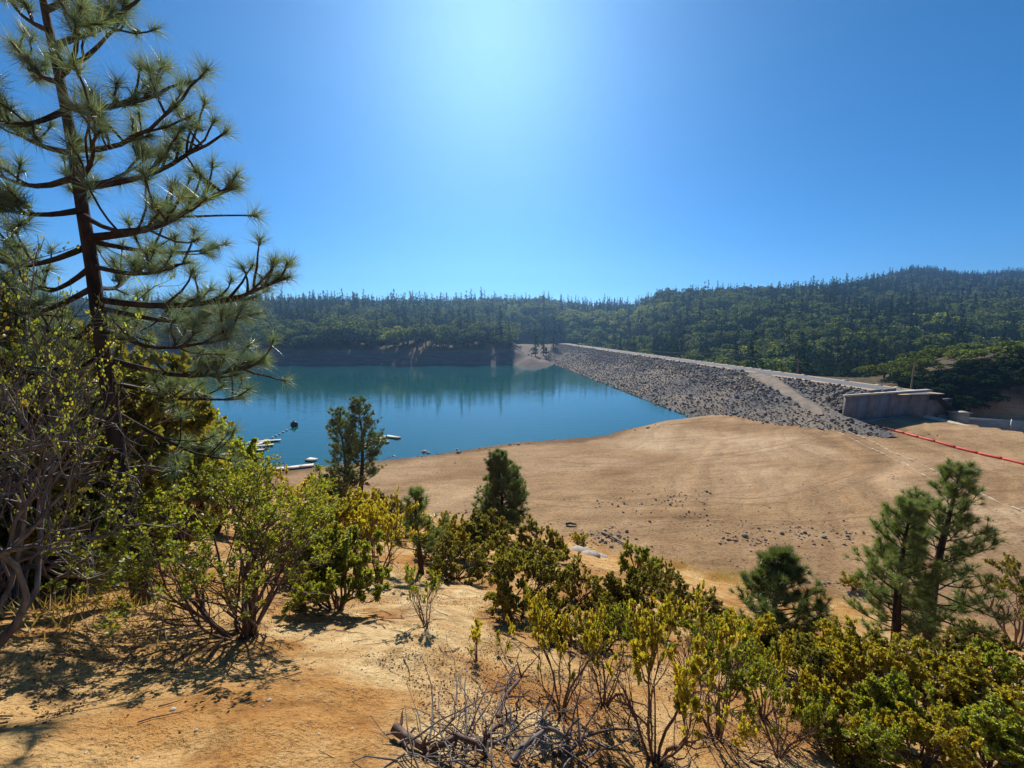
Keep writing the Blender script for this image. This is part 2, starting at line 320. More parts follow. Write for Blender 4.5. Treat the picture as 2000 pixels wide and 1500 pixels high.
zn = np.zeros((nr * na, 4), np.float32); zn[:, 3] = 1
slope_z = 20.35 - 0.516 * np.maximum(Y_, 0) - (0.19 * X_ + 0.032 * np.sqrt(X_ * X_ + 4))
bedm = sstep(Z_ - slope_z + 0.8 * vnoise(X_ / 2, Y_ / 2, 41), 0.2, 1.6) * (Y_ > 8)
farm = ((Y_ > 130) | (q_ > 4)).astype(float)
forest = farm * np.maximum(sstep(Z_, 6.5, 9.5), (crest_w(X_, Y_) > 5).astype(float)) * (1 - np.exp(-((X_ - 14) / 22) ** 2 - ((Y_ - 246) / 24) ** 2))
zn[:, 1] = bedm.ravel(); zn[:, 2] = forest.ravel(); zn[:, 0] = (farm * (1 - forest) * (Y_ > 130)).ravel()
ca = me.color_attributes.new('zone', 'FLOAT_COLOR', 'POINT'); ca.data.foreach_set('color', zn.ravel())
path = np.array([ground_at(*q)[:2] for q in [(850, 1150), (800, 1215), (760, 1290), (860, 1340), (930, 1390), (800, 1420)]]); dmin = np.full(X_.shape, 99.0)
for A, B in zip(path[:-1], path[1:]):
    t_ = np.clip(((X_ - A[0]) * (B - A)[0] + (Y_ - A[1]) * (B - A)[1]) / ((B - A) @ (B - A)), 0, 1); dmin = np.minimum(dmin, np.hypot(X_ - A[0] - t_ * (B - A)[0], Y_ - A[1] - t_ * (B - A)[1]))
wid = 0.12 * np.hypot(X_, Y_) + .25; pale = (1 - sstep(dmin / wid + 1.5 * fbm(X_ / .8, Y_ / .8, 43, 4), .55, 1.25)) * 0.8 * (0.6 + .6 * fbm(X_ / .35, Y_ / .35, 44, 2))
at_ = me.attributes.new('pale', 'FLOAT', 'POINT'); at_.data.foreach_set('value', np.clip(pale, 0, 1).astype(np.float32).ravel())
tag(put('ground', me), kind='structure')

# lake sheet
acc = Acc()
poly = [(-520, 20, 0), (-70, 30, 0), (-20, 50, 0), (40, 68, 0), (56, 84, 0), (57.4 - .1233 * 92 + 8, 94, 0), (57.4 - .1233 * 330 + 8, 330, 0), (-520, 360, 0)]
acc.add(poly, [list(range(len(poly)))]); tag(put('lake', acc.mesh('lake', [M['water']])), kind='structure')

# ------------------------------------------------------------------ dam
nrm = np.array([-0.9925, -0.1227]); along = np.array([-0.1227, 0.9925])     # upstream direction, direction along the crest
C0 = np.array([78.5, 79.5]); LEN = 298.0; SL = 3.47
def dam_pt(s, t, dz=0.0):
    """s metres along the crest, t metres down the upstream face from the crest edge (negative: across the crest)"""
    p = C0 + np.asarray(s)[..., None] * along + np.asarray(t)[..., None] * nrm
    z = np.where(np.asarray(t) > 0, CREST_Z - np.asarray(t) / SL, CREST_Z) + dz
    return np.concatenate([p, z[..., None]], -1)
dam = empty('earth_dam', (78.5, 79.5, 0)); tag(dam, 'long rock faced earth dam with a road along its crest', 'dam')
def dput(name, me):
    o = put(name, me, dam); o.location = (-78.5, -79.5, 0); return o
S1 = np.concatenate([np.linspace(0, 60, 60), np.linspace(62, LEN, 90)]); T1 = np.concatenate([[-28, -10.6, -10.3, -0.3], np.linspace(0, 44, 60)])
SS, TT = np.meshgrid(S1, T1)
SS = SS - np.clip((TT - 12.5) / 3.0, 0, 1) * 14 * np.clip(1 - SS / 30, 0, 1)
P = dam_pt(SS, TT); P[..., 2] = np.where(TT < -10.4, CREST_Z - 0.05 - (-10.4 - TT) * 0.62, P[..., 2])
P[..., 2] += np.where(TT > 0.5, 0.35 * fbm(SS / 2.2, TT / 2.2, 51, 3), 0)
nr, na = SS.shape; i = np.arange(nr - 1)[:, None] * na; j = np.arange(na - 1)[None, :]
acc = Acc(); acc.add(P.reshape(-1, 3), np.stack([i + j, i + j + 1, i + na + j + 1, i + na + j], -1).reshape(-1, 4))
m, nt, out = new_mat('rubble'); n1 = noise(nt, 0.07, 4); n2 = noise(nt, 2.0, 6, 0.75)
cc = mix(nt, 1.0, ramp(nt, n1.outputs[0], [(0.38, (0.15, 0.145, 0.145)), (0.62, (0.31, 0.255, 0.195))]).outputs[0], ramp(nt, n2.outputs[0], [(0.3, (0.4, 0.4, 0.4)), (0.6, (1.1, 1.1, 1.1))]).outputs[0], 'MULTIPLY')
principled(nt, out, cc, 0.95, n2.outputs[0], 1.0, 0.3, 0.1); M['rubble'] = m
dput('embankment', acc.mesh('embankment', [M['rubble']]))
# crest road with pale shoulders
def strip(name, pts_l, pts_r, mat, kind='structure'):
    a = Acc(); n = len(pts_l); V = np.concatenate([pts_l, pts_r]); k = np.arange(n - 1)
    a.add(V, np.stack([k, k + 1, n + k + 1, n + k], 1)); o = put(name, a.mesh(name, [mat])); tag(o, kind=kind); return o
ss = np.linspace(-2, LEN + 14, 140)
wob = lambda k: 0.25 * vnoise(ss / 6, ss * 0 + k, 61)
strip('shoulder', dam_pt(ss, 0.2 + wob(1), 0.012) * 1 + np.where((0.2 + wob(1) > 0)[:, None], np.array([[0, 0, 0.06]]), 0), dam_pt(ss, -10.2 + 0 * ss, 0.012), M['shoulder'])
strip('road', dam_pt(ss, -2.3 + wob(2) * .3, 0.03), dam_pt(ss, -8.4 + wob(3) * .3, 0.03), M['asphalt'])
# low stone kerb blocks on the far edge of the crest
acc = Acc(); box(acc, (0, 0, 0.12), (0.35, 1.5, 0.3)); kb = acc.mesh('kerb_block', [M['concrete_pale']])
kerb = empty('crest_kerb', (*dam_pt(np.array(0.), np.array(-9.2))[:2], CREST_Z)); tag(kerb, 'broken row of pale kerb blocks along the far edge of the crest road', 'kerb')
rng = np.random.default_rng(5)
for k in range(70):
    if rng.random() < 0.35: continue
    p = dam_pt(np.array(6 + k * 4.1), np.array(-9.2)) - np.array(dam_pt(np.array(0.), np.array(-9.2)))
    o = put('block', kb, kerb, (p[0], p[1], 0.0)); o.rotation_euler.z = 0.1227 + rng.normal(0, 0.03)
# dirt track down the face
trk_px = [(1476, 730), (1500, 742), (1530, 760), (1560, 780), (1580, 792), (1597, 803), (1604, 813)]
def px_to_dam(px, py):
    u, v = ray(px, py)
    for Y in np.arange(60, 400, 0.05):
        x = u * Y; z = CAM_Z + v * Y; t = (np.array([x, Y]) - C0) @ nrm
        if z <= max(CREST_Z - max(t, 0) / SL, Hs(x, Y)): return x, Y
trk = np.array([px_to_dam(*p) for p in trk_px]); tw = np.array([4.6, 3.6, 2.9, 2.6, 2.4, 2.0, 1.0])
sp = np.linspace(0, len(trk) - 1, 80); tx = np.interp(sp, range(len(trk)), trk[:, 0]); ty = np.interp(sp, range(len(trk)), trk[:, 1]); tww = np.interp(sp, range(len(trk)), tw)
ker = np.ones(9) / 9; tx = np.convolve(np.pad(tx, 4, 'edge'), ker, 'valid'); ty = np.convolve(np.pad(ty, 4, 'edge'), ker, 'valid')
txy = np.stack([tx, ty], 1) - C0; ts = txy @ along; tt = txy @ nrm
dT = np.stack([np.gradient(tx), np.gradient(ty)], 1); dT /= np.linalg.norm(dT, axis=1)[:, None]; nT = np.stack([-dT[:, 1], dT[:, 0]], 1)
cols = []
for sg in np.linspace(-1, 1, 7):
    w_ = tww * 0.5 * (1 + (0.35 * vnoise(sp * 1.3, sp * 0 + sg, 71) if abs(sg) == 1 else 0)); q = np.stack([tx, ty], 1) + nT * (sg * w_)[:, None]; tq = (q - C0) @ nrm
    fz = CREST_Z - np.maximum(tq, 0) / SL; zz = np.maximum(fz + 0.24 * np.clip(tq / 1.5, 0.1, 1), Hg(q[:, 0], q[:, 1]) + 0.05) - (0.3 if abs(sg) == 1 else 0) + .08 * vnoise(sp * 2, sp * 0 + sg * 3, 72); cols.append(np.c_[q, zz])
a = Acc(); k = np.arange(len(sp) - 1)
V = np.concatenate(cols); ns_ = len(sp)
for c in range(6): a.add(V[c * ns_:(c + 2) * ns_], np.stack([k, k + 1, ns_ + k + 1, ns_ + k], 1))
tag(put('dirt_track', a.mesh('dirt_track', [M['track']])), kind='structure')

# rocks: a few base shapes
ico_v = []; g_ = (1 + 5 ** .5) / 2
for a_ in (-1, 1):
    for b_ in (-g_, g_): ico_v += [(0, a_, b_), (a_, b_, 0), (b_, 0, a_)]
ico_v = np.array(ico_v, float); ico_v /= np.linalg.norm(ico_v[0])
from itertools import combinations
el = min(np.linalg.norm(ico_v[a] - ico_v[b]) for a, b in combinations(range(12), 2)) * 1.05
ico_f = []
for a, b, c in combinations(range(12), 3):
    if all(np.linalg.norm(ico_v[p] - ico_v[q]) < el for p, q in ((a, b), (b, c), (a, c))):
        n_ = np.cross(ico_v[b] - ico_v[a], ico_v[c] - ico_v[a]); ico_f.append((a, b, c) if n_ @ ico_v[a] > 0 else (a, c, b))
ico_f = np.array(ico_f)
def rock_shape(rng):
    v = ico_v * rng.uniform(0.65, 1.2, (12, 1)); v = v * np.array([rng.uniform(.8, 1.35), rng.uniform(.65, 1.1), rng.uniform(.5, .85)])
    for _ in range(3):          # knock flat faces off it
        n_ = rng.normal(size=3); n_ /= np.linalg.norm(n_); h = v @ n_; lim = 0.6; v = v - np.outer(np.maximum(h - lim, 0), n_)
    return v
rng = np.random.default_rng(11)
RS = [rock_shape(rng) for _ in range(14)]
rock_me = []
for k in range(8):
    a = Acc(); a.add(RS[k], ico_f); rock_me.append(a.mesh('rock', [M['rock']]))
pale_me = []
for k in range(3):
    a = Acc(); a.add(RS[8 + k], ico_f); pale_me.append(a.mesh('pale_rock', [M['rock_pale']]))
def rotz(v, a):
    c, s = np.cos(a), np.sin(a); return np.stack([v[:, 0] * c - v[:, 1] * s, v[:, 0] * s + v[:, 1] * c, v[:, 2]], 1)
cand = []
gs = np.arange(-13, LEN - 4, 0.68); gt = np.arange(0.7, 36, 0.68)
for s in gs:
    for t in gt:
        s2 = s + rng.uniform(-.45, .45); t2 = t + rng.uniform(-.45, .45)
        if s2 < 0.5 and t2 < 14.5: continue
        dd = np.min(np.hypot(ts - s2, tt - t2) - tww * 0.55)
        if dd < 0.1: continue
        band = 0.5 + 0.5 * np.tanh((t2 - 11 - 3 * math.sin(s2 / 17)) / 3)           # coarse blocks up high, smaller ones lower down
        if rng.random() < 0.14 * band: continue
        size = rng.lognormal(-0.85, 0.42) * (1.12 - 0.35 * band)
        cand.append((s2, t2, min(size, 1.35)))
cand = np.array(cand); Pc = dam_pt(cand[:, 0], cand[:, 1]); gz = Hg(Pc[:, 0], Pc[:, 1])
keep = (Pc[:, 2] > -1.2) & (Pc[:, 2] > gz - 0.5); cand = cand[keep]; Pc = Pc[keep]
show = cand[:, 2] / np.hypot(Pc[:, 0], Pc[:, 1]); order = np.argsort(-show)
acc = Acc()
for rank, k in enumerate(order):
    s, t, sz = cand[k]; p = Pc[k] + np.array([0, 0, sz * 0.12 + 0.25 * rng.random()])
    if rank < 300:
        o = put('boulder', rock_me[rng.integers(8)], dam, (p[0] - 78.5, p[1] - 79.5, p[2])); o.rotation_euler = (rng.normal(0, .35), rng.normal(0, .35), rng.uniform(0, 6.28)); o.scale = (sz * .62,) * 3
    else:
        acc.add(rotz(RS[rng.integers(14)], rng.uniform(0, 6.28)) * sz * 0.62 + p, ico_f)
tag(dput('riprap', acc.mesh('riprap', [M['rock']])), kind='stuff')

# ------------------------------------------------------------------ spillway
W0, W1 = np.array([65.7, 75.0]), np.array([89.5, 82.2]); wd = (W1 - W0) / np.linalg.norm(W1 - W0); wl_ = np.linalg.norm(W1 - W0); wa = math.atan2(wd[1], wd[0])
wall = empty('spillway_wall', (W0[0], W0[1], 2.5), wa); tag(wall, 'tall stained concrete spillway wall at the near end of the dam', 'wall')
acc = Acc(); npan = 4
for k in range(npan):
    a = Acc(); L = wl_ / npan; box(a, (L / 2, 0.35, 3.0), (L - 0.06, 0.7, 7.0)); o = put('wall_panel', a.mesh('wall_panel', [M['concrete']]), wall, (k * L, 0, 0))
a = Acc(); box(a, (wl_ / 2, 0.3, 6.62), (wl_ + 0.5, 1.0, 0.24)); put('coping', a.mesh('coping', [M['concrete_pale']]), wall)
a = Acc(); box(a, (wl_ / 2 - 2, -0.45, 0.9), (wl_ - 4, 1.0, 1.5)); put('footing', a.mesh('footing', [M['concrete']]), wall)
a = Acc(); box(a, (wl_ + 4.1, 0.3, 1.9), (8.0, 0.6, 5.0)); put('wing_wall', a.mesh('wing_wall', [M['concrete']]), wall)
# bridge deck kerbs behind the wall
for (pa, pb) in (((1695, 769), (1722, 765)), ((1723, 767), (1748, 763))):
    A = on_plane(*pa, CREST_Z + 0.1); B = on_plane(*pb, CREST_Z + 0.1); c = (A + B) / 2; a = Acc(); L = np.linalg.norm(B - A)
    box(a, (0, 0, 0.3), (L, 0.35, 0.8)); o = put('bridge_parapet', a.mesh('bridge_parapet', [M['concrete']]), None, (c[0], c[1], CREST_Z)); o.rotation_euler.z = math.atan2(B[1] - A[1], B[0] - A[0])
    tag(o, 'low concrete parapet where the crest road meets the spillway wall, ' + ('end by the dam' if pa[0] < 1700 else 'end by the pole'), 'parapet')
# rounded weir sill running towards the viewer
E0, E1 = np.array([84.3, 77.3]), np.array([79.6, 50.0]); acc = Acc(); prof = []
for k in range(13):
    th = math.pi * k / 12; prof.append((math.cos(th) * 1.05, math.sin(th) * 0.95 + 2.6))
prof = [(1.6, -1.5)] + prof + [(-1.05, -1.5)]
ed = (E1 - E0) / np.linalg.norm(E1 - E0); en = np.array([-ed[1], ed[0]]); ns = 26; V = []
for k in range(ns):
    p = E0 + (E1 - E0) * k / (ns - 1)
    for (o_, z_) in prof: V.append((p[0] + en[0] * o_, p[1] + en[1] * o_, z_ + 1.2))
V = np.array(V); kk = len(prof); i = np.arange(ns - 1)[:, None] * kk; j = np.arange(kk - 1)[None, :]
acc.add(V - np.array([E0[0], E0[1], 1.2]), np.stack([i + j, i + j + 1, i + kk + j + 1, i + kk + j], -1).reshape(-1, 4)); acc.add(V[:kk] - np.array([E0[0], E0[1], 1.2]), [list(range(kk))])
weir = put('weir_sill', acc.mesh('weir_sill', [M['concrete_pale']], smooth=True), None, (E0[0], E0[1], 1.2)); tag(weir, 'long rounded pale concrete weir sill beside the spillway channel', 'weir')
# channel lining under the hillside
B0, B1 = np.array([91.5, 84.6]), np.array([128.0, 66.5]); L = np.linalg.norm(B1 - B0); ba = math.atan2(B1[1] - B0[1], B1[0] - B0[0])
a = Acc(); box(a, (L / 2, 0, 1.0), (L, 0.5, 3.6)); o = put('channel_wall', a.mesh('channel_wall', [M['concrete_pale']]), None, (B0[0], B0[1], 0.6)); o.rotation_euler.z = ba
tag(o, 'low concrete channel lining wall at the foot of the dark hillside', 'wall')
p = on_plane(1874, 806, 4.6); a = Acc(); box(a, (0, 0, -1.1), (2.6, 1.6, 2.2)); box(a, (0, 0, 0.1), (3.2, 2.2, 0.2)); o = put('valve_box', a.mesh('valve_box', [M['concrete_pale']]), None, tuple(p))
tag(o, 'small flat topped concrete box on the dark bank above the weir', 'utility box')
p = on_plane(1973, 838, 2.0); a = Acc(); box(a, (0, 0, 0.9), (0.14, 0.14, 2.2)); o = put('marker_post', a.mesh('marker_post', [M['white']]), None, tuple(p)); tag(o, 'thin white marker post in the spillway channel', 'post')

# red log boom lying on the lake bed: capsules joined by links
bpx = [(1672, 822), (1700, 830), (1740, 841), (1775, 850), (1810, 860), (1850, 871), (1900, 884), (1950, 896), (2000, 908), (2060, 923)]
bp = np.array([ground_at(*q) for q in bpx]); seg = np.r_[0, np.cumsum(np.linalg.norm(np.diff(bp, axis=0), axis=1))]
def along_path(P, seg, s): return np.array([np.interp(s, seg, P[:, c]) for c in range(3)])
boom = empty('log_boom', tuple(bp[0])); tag(boom, 'red floating log boom stranded across the dry lake bed', 'log boom')
FL = 3.0; s0 = 0.0
a = Acc(); th = np.linspace(-math.pi / 2, math.pi / 2, 6); xs = np.r_[-(FL - .25) / 2 + 0.22 * (np.sin(th[:3])), (FL - .25) / 2 + 0.22 * np.sin(th[3:])]
rr = np.r_[0.24 * np.cos(th[:3]) + 0.03, 0.24 * np.cos(th[3:]) + 0.03]; xs = np.array([-1.42, -1.36, -1.22, 1.22, 1.36, 1.42]); rr = np.array([0.05, 0.15, 0.2, 0.2, 0.15, 0.05])
tube(a, np.stack([xs, xs * 0, xs * 0], 1), rr, 10); tube(a, np.array([[1.4, 0, 0], [1.6, 0, 0]]), 0.05, 5); fme = a.mesh('float', [M['boom']], smooth=True)
while s0 + FL < seg[-1]:
    A = along_path(bp, seg, s0); B = along_path(bp, seg, s0 + FL); c = (A + B) / 2 - bp[0]
    A[2] = Hs(*A[:2]); B[2] = Hs(*B[:2]); zc_ = (A[2] + B[2]) / 2 - bp[0][2] + 0.17
    o = put('boom_float', fme, boom, (c[0], c[1], zc_)); o.rotation_euler = (0, -math.atan2(B[2] - A[2], FL), math.atan2(B[1] - A[1], B[0] - A[0])); s0 += FL
# two strings of white floats
for li, (lpx, lab) in enumerate((([(1612, 824), (1650, 842), (1700, 862), (1750, 888), (1800, 908), (1850, 934), (1900, 960), (1950, 982), (2000, 1003), (2040, 1020)], 'upper string of pale floats on a rope, nearer the red boom'),
                                 ([(1603, 826), (1625, 840), (1660, 856), (1700, 876), (1740, 895), (1770, 908), (1790, 922), (1830, 946)], 'lower string of pale floats on a rope, farther from the red boom'))):
    lp = np.array([ground_at(*q) for q in lpx]); sg = np.r_[0, np.cumsum(np.linalg.norm(np.diff(lp, axis=0), axis=1))]
    line = empty('float_line', tuple(lp[0])); tag(line, lab, 'float line', 'pale float lines on the dry lake bed'); a = Acc()
    q = []
    for s in np.arange(0, sg[-1], 0.5):
        p = along_path(lp, sg, s); p[0] += 0.25 * vnoise(s / 3, 0.0, 80 + li); p[2] = Hs(p[0], p[1]) + 0.06; q.append(p - lp[0])
    tube(a, q, 0.022, 4); put('rope', a.mesh('rope', [M['dock']]), line)
    a = Acc(); tube(a, np.array([[-.45, 0, 0], [-.35, 0, 0], [.35, 0, 0], [.45, 0, 0]]), np.array([.03, .055, .055, .03]), 7); fm = a.mesh('float', [M['dock']])
    s = 0.6; rng = np.random.default_rng(90 + li)
    while s < sg[-1] - 1:
        p = along_path(lp, sg, s); p[2] = Hs(p[0], p[1]) + 0.14; p2 = along_path(lp, sg, s + 0.4)
        o = put('float', fm, line, tuple(p - lp[0])); o.rotation_euler.z = math.atan2(p2[1] - p[1], p2[0] - p[0]); s += rng.choice([1.05, 1.05, 1.4, 2.8, 4.6])

# power poles and line behind the crest
pole_px = [(1134, 658, 676), (1160, 662, 680), (1426, 690, 716), (1557, 704, 737), (1778, 712, 768)]
plab = ['first faint pole at the far end of the dam', 'second faint pole near the far end of the dam', 'thin wooden power pole behind the middle of the crest road', 'wooden power pole behind the near half of the crest road', 'tall yellowish wooden pole standing behind the spillway wall']
tops = []
for (px, y0, y1), lab in zip(pole_px, plab):
    if px < 1700:
        u, v = ray(px, y1); best = min(np.arange(80, 400, 0.5), key=lambda Y: abs(crest_w(u * Y, Y) - 11.0)); Y = best; zt = CAM_Z + ray(px, y0)[1] * Y; zb_ = CREST_Z - 1.2
    else:
        Y = 88.0; u = ray(px, y1)[0]; zt = CAM_Z + ray(px, y0)[1] * Y; zb_ = Hs(u * Y, Y) - 0.3
    x = u * Y; rt = empty('power_pole', (x, Y, zb_)); tag(rt, lab, 'pole', 'power poles along the dam'); hgt = zt - zb_
    a = Acc(); tube(a, np.array([[0, 0, 0], [0, 0, hgt * .5], [0, 0, hgt]]), np.array([.2, .17, .14]), 8); put('post', a.mesh('post', [M['pole']]), rt)
    a = Acc(); box(a, (0, 0.0, hgt - 0.45), (1.7, 0.14, 0.16)); put('crossarm', a.mesh('crossarm', [M['pole']]), rt)
    tops.append(np.array([x, Y, zt - 0.35]))
for k in range(len(tops) - 2):
    A, B = tops[k], tops[k + 1]; tt_ = np.linspace(0, 1, 14)[:, None]; P = A + (B - A) * tt_; P[:, 2] -= 4 * (tt_[:, 0] * (1 - tt_[:, 0])) * np.linalg.norm(B - A) * 0.018
    a = Acc(); tube(a, P - A, 0.035, 4); o = put('power_line', a.mesh('power_line', [M['wire']]), None, tuple(A)); tag(o, ['wire between the two faint far poles', 'long sagging wire over the middle of the dam', 'sagging wire between the two nearer crest poles'][k], 'cable', 'wires along the dam')

# ------------------------------------------------------------------ docks, buoy
def dock(name, spine_px, fingers_px, label, w=0.95):
    S = [on_plane(*q, 0.22) for q in spine_px]; rt = empty(name, tuple(S[0])); tag(rt, label, 'dock', 'floating docks by the shore')
    def piece(nm, A, B, wd):
        c = (A + B) / 2 - S[0]; L = np.linalg.norm((B - A)[:2]); a = Acc(); box(a, (0, 0, 0), (L, wd, 0.12)); o = put(nm, a.mesh(nm, [M['dock']]), rt, tuple(c)); o.rotation_euler.z = math.atan2(B[1] - A[1], B[0] - A[0])
        b = Acc()
        for f in np.arange(-L / 2 + .5, L / 2, 2.0): box(b, (f, 0, -0.2), (1.1, wd * .75, 0.26))
        put('pontoon', b.mesh('pontoon', [M['float_dark']]), o)
    for A, B in zip(S[:-1], S[1:]): piece('walkway', A, B, w)
    for A, B in fingers_px: piece('finger', on_plane(*A, 0.223), on_plane(*B, 0.223), w * .85)
dock('floating_dock', [(522, 859), (490, 874), (440, 893), (396, 909)], [((484, 864), (548, 859)), ((495, 872), (534, 868)), ((476, 880.5), (517, 878)), ((430, 894), (462, 892))], 'pale floating dock with several fingers behind the pine branches')
dock('floating_dock', [(780, 855), (754, 851), (728, 862), (700, 874)], [((722, 857.5), (738, 859)), ((733, 860.5), (758, 863)), ((700, 872), (731, 874))], 'pale floating dock half hidden behind the tall twin pine')
dock('floating_dock', [(600, 896), (616, 898)], [], 'short pale float moored just left of the tall twin pine', 1.2)
dock('shore_walkway', [(612, 908), (585, 911), (560, 914), (520, 917), (470, 921), (420, 925)], [], 'long pale walkway floating along the shore behind the shrubs', 1.2)
p = on_plane(575, 832, 0.0); a = Acc()
th = np.linspace(0.05, math.pi - 0.05, 9); tube(a, np.stack([0 * th, 0 * th, 0.35 - np.cos(th) * 0.8], 1), 0.8 * np.sin(th), 14); tube(a, np.array([[0, 0, 1.1], [0, 0, 1.3]]), .12, 6)
o = put('buoy', a.mesh('buoy', [M['float_dark']], smooth=True), None, tuple(p)); tag(o, 'round black buoy floating on the lake', 'buoy')
a = Acc(); tube(a, np.array([[0, 0, -0.06], [0, 0, 0.0], [0, 0, .16], [0, 0, .22]]), np.array([.08, .2, .2, .08]), 7); fm = a.mesh('marker', [M['white']])
for k in range(6):
    q = on_plane(567 - k * 7, 837 + k * 3.6, 0.05); o = put('marker_float', fm, None, tuple(q)); tag(o, 'small white marker float trailing from the black buoy', 'float', 'marker floats trailing from the black buoy')

# ------------------------------------------------------------------ shore and lake bed stones
rng = np.random.default_rng(23)
a = Acc()
def stone_px(px, py, s):
    p = ground_at(px, py); return p, s
clusters = [(1240, 985, 60, 12, 40), (1330, 975, 50, 14, 50), (1200, 975, 30, 10, 14), (1440, 1045, 60, 22, 80), (1560, 1045, 70, 20, 90), (1650, 1045, 50, 18, 45), (1180, 1050, 50, 18, 120), (1480, 1060, 40, 15, 40),
            (1340, 1010, 50, 20, 25), (930, 1000, 30, 10, 60), (1700, 835, 30, 5, 20), (1800, 850, 22, 4, 40), (1630, 1140, 50, 6, 40), (1290, 985, 130, 40, 40)]
n_ind = 0
for (cx, cy_, sx, sy_, n) in clusters:
    for k in range(n):
        px = cx + rng.normal(0, sx * .6); py = cy_ + rng.normal(0, sy_ * .6); p = ground_at(px, py)
        s = min(rng.lognormal(-2.4, 0.5), 0.4)
        if s > 0.14 and n_ind < 80:
            o = put('stone', rock_me[rng.integers(8)], None, (p[0], p[1], p[2] + s * .2)); o.scale = (s, s, s); o.rotation_euler.z = rng.uniform(0, 6.28); n_ind += 1
            tag(o, 'dark loose stone lying on the dry brown lake bed', 'stone', 'loose stones on the lake bed')
        else: a.add(rotz(RS[rng.integers(14)], rng.uniform(0, 6)) * s + p + np.array([0, 0, s * .2]), ico_f)
for k in range(500):        # sparse pebbles everywhere on the bed
    px = rng.uniform(700, 2050); py = rng.uniform(850, 1120); p = ground_at(px, py); s = rng.lognormal(-2.7, 0.4)
    a.add(rotz(RS[rng.integers(14)], rng.uniform(0, 6)) * s + p, ico_f)
for px in np.arange(640, 1360, 4.0):    # waterline pebbles
    py = np.interp(px, [600, 750, 900, 1100, 1250, 1370], [910, 895, 882, 855, 835, 822]) + rng.normal(1.5, 1.2); p = ground_at(px, py); s = rng.lognormal(-1.9, 0.5)
    a.add(rotz(RS[rng.integers(14)], rng.uniform(0, 6)) * s + p, ico_f)
tag(put('scattered_stones', a.mesh('scattered_stones', [M['rock']])), 'small grey stones and pebbles strewn over the dry lake bed', 'stones', kind='stuff')
for k, (px, py, s) in enumerate([(829, 885, .8), (836, 887, .5), (770, 893, .5), (893, 880, .4), (1141, 822, .5)]):
    p = ground_at(px, py); o = put('pale_rock', pale_me[k % 3], None, (p[0], p[1], p[2] + .1)); o.scale = (s, s, s); tag(o, ['biggest pale rock at the waterline beside the tall twin pine', 'smaller rock touching the biggest pale waterline rock', 'pale rock at the waterline next to the dock pine', 'pale rock alone on the waterline in mid shore', 'pale rock at the waterline near the dam toe'][k], 'rock', 'pale rocks along the waterline')
for k, (px, py, s) in enumerate([(1128, 1075, 1.0), (1150, 1083, .8), (1172, 1086, .6)]):
    p = ground_at(px, py); o = put('pale_rock', pale_me[k % 3], None, (p[0], p[1], p[2])); o.scale = (s * 1.4, s, s * .5); tag(o, ['largest flat pale outcrop rock below the pines', 'middle flat pale outcrop rock below the pines', 'smallest flat pale outcrop rock below the pines'][k], 'rock', 'flat pale outcrop below the pines')
for k, (x0, y0, x1, y1, r) in enumerate([(1105, 1026, 1126, 1027, .13), (1175, 1042, 1222, 1066, .1)]):
    A = ground_at(x0, y0); B = ground_at(x1, y1); a = Acc(); Pm = np.stack([A, A * .6 + B * .4 + np.array([0, 0, .1]), B]) - A; Pm[:, 2] += r; tube(a, Pm, np.array([r, r * .9, r * .6]), 8)
    o = put('driftwood_log', a.mesh('driftwood_log', [M['deadwood'] if k else M['bark']]), None, tuple(A)); tag(o, ['short dark log on the lake bed below the pines', 'long bleached log beside the grey stones'][k], 'log')

# faint vehicle tracks pressed into the dry bed
M['rut'] = simple('rut', (0.20, 0.12, 0.06), (0.33, 0.21, 0.115), 1.1, 0.95, 0.3, 0.03)
for li, tp in enumerate(([(960, 962), (1080, 985), (1200, 990), (1330, 968), (1480, 985), (1600, 960), (1700, 925)], [(1080, 905), (1250, 912), (1420, 890), (1560, 868), (1612, 832)], [(1230, 1040), (1400, 1020), (1600, 1028), (1780, 1010)])):
    g_ = np.array([ground_at(*q)[:2] for q in tp]); u_ = np.linspace(0, len(tp) - 1, 160); cx_ = np.interp(u_, range(len(tp)), g_[:, 0]); cy2 = np.interp(u_, range(len(tp)), g_[:, 1]); kr = np.ones(31) / 31
    cx_ = np.convolve(np.pad(cx_, 15, 'edge'), kr, 'valid'); cy2 = np.convolve(np.pad(cy2, 15, 'edge'), kr, 'valid'); tg = np.stack([np.gradient(cx_), np.gradient(cy2)], 1); tg /= np.linalg.norm(tg, axis=1)[:, None]; nn_ = np.stack([-tg[:, 1], tg[:, 0]], 1)
    for off in (-.85, .85):
        ws = 0.10 + .10 * vnoise(u_ * 9, u_ * 0 + off, 160 + li); L_, R_2 = [np.stack([cx_, cy2], 1) + nn_ * (off + sg * ws)[:, None] for sg in (1, -1)]
        strip('vehicle_track', np.c_[L_, Hg(L_[:, 0], L_[:, 1]) + .012], np.c_[R_2, Hg(R_2[:, 0], R_2[:, 1]) + .012], M['rut'])

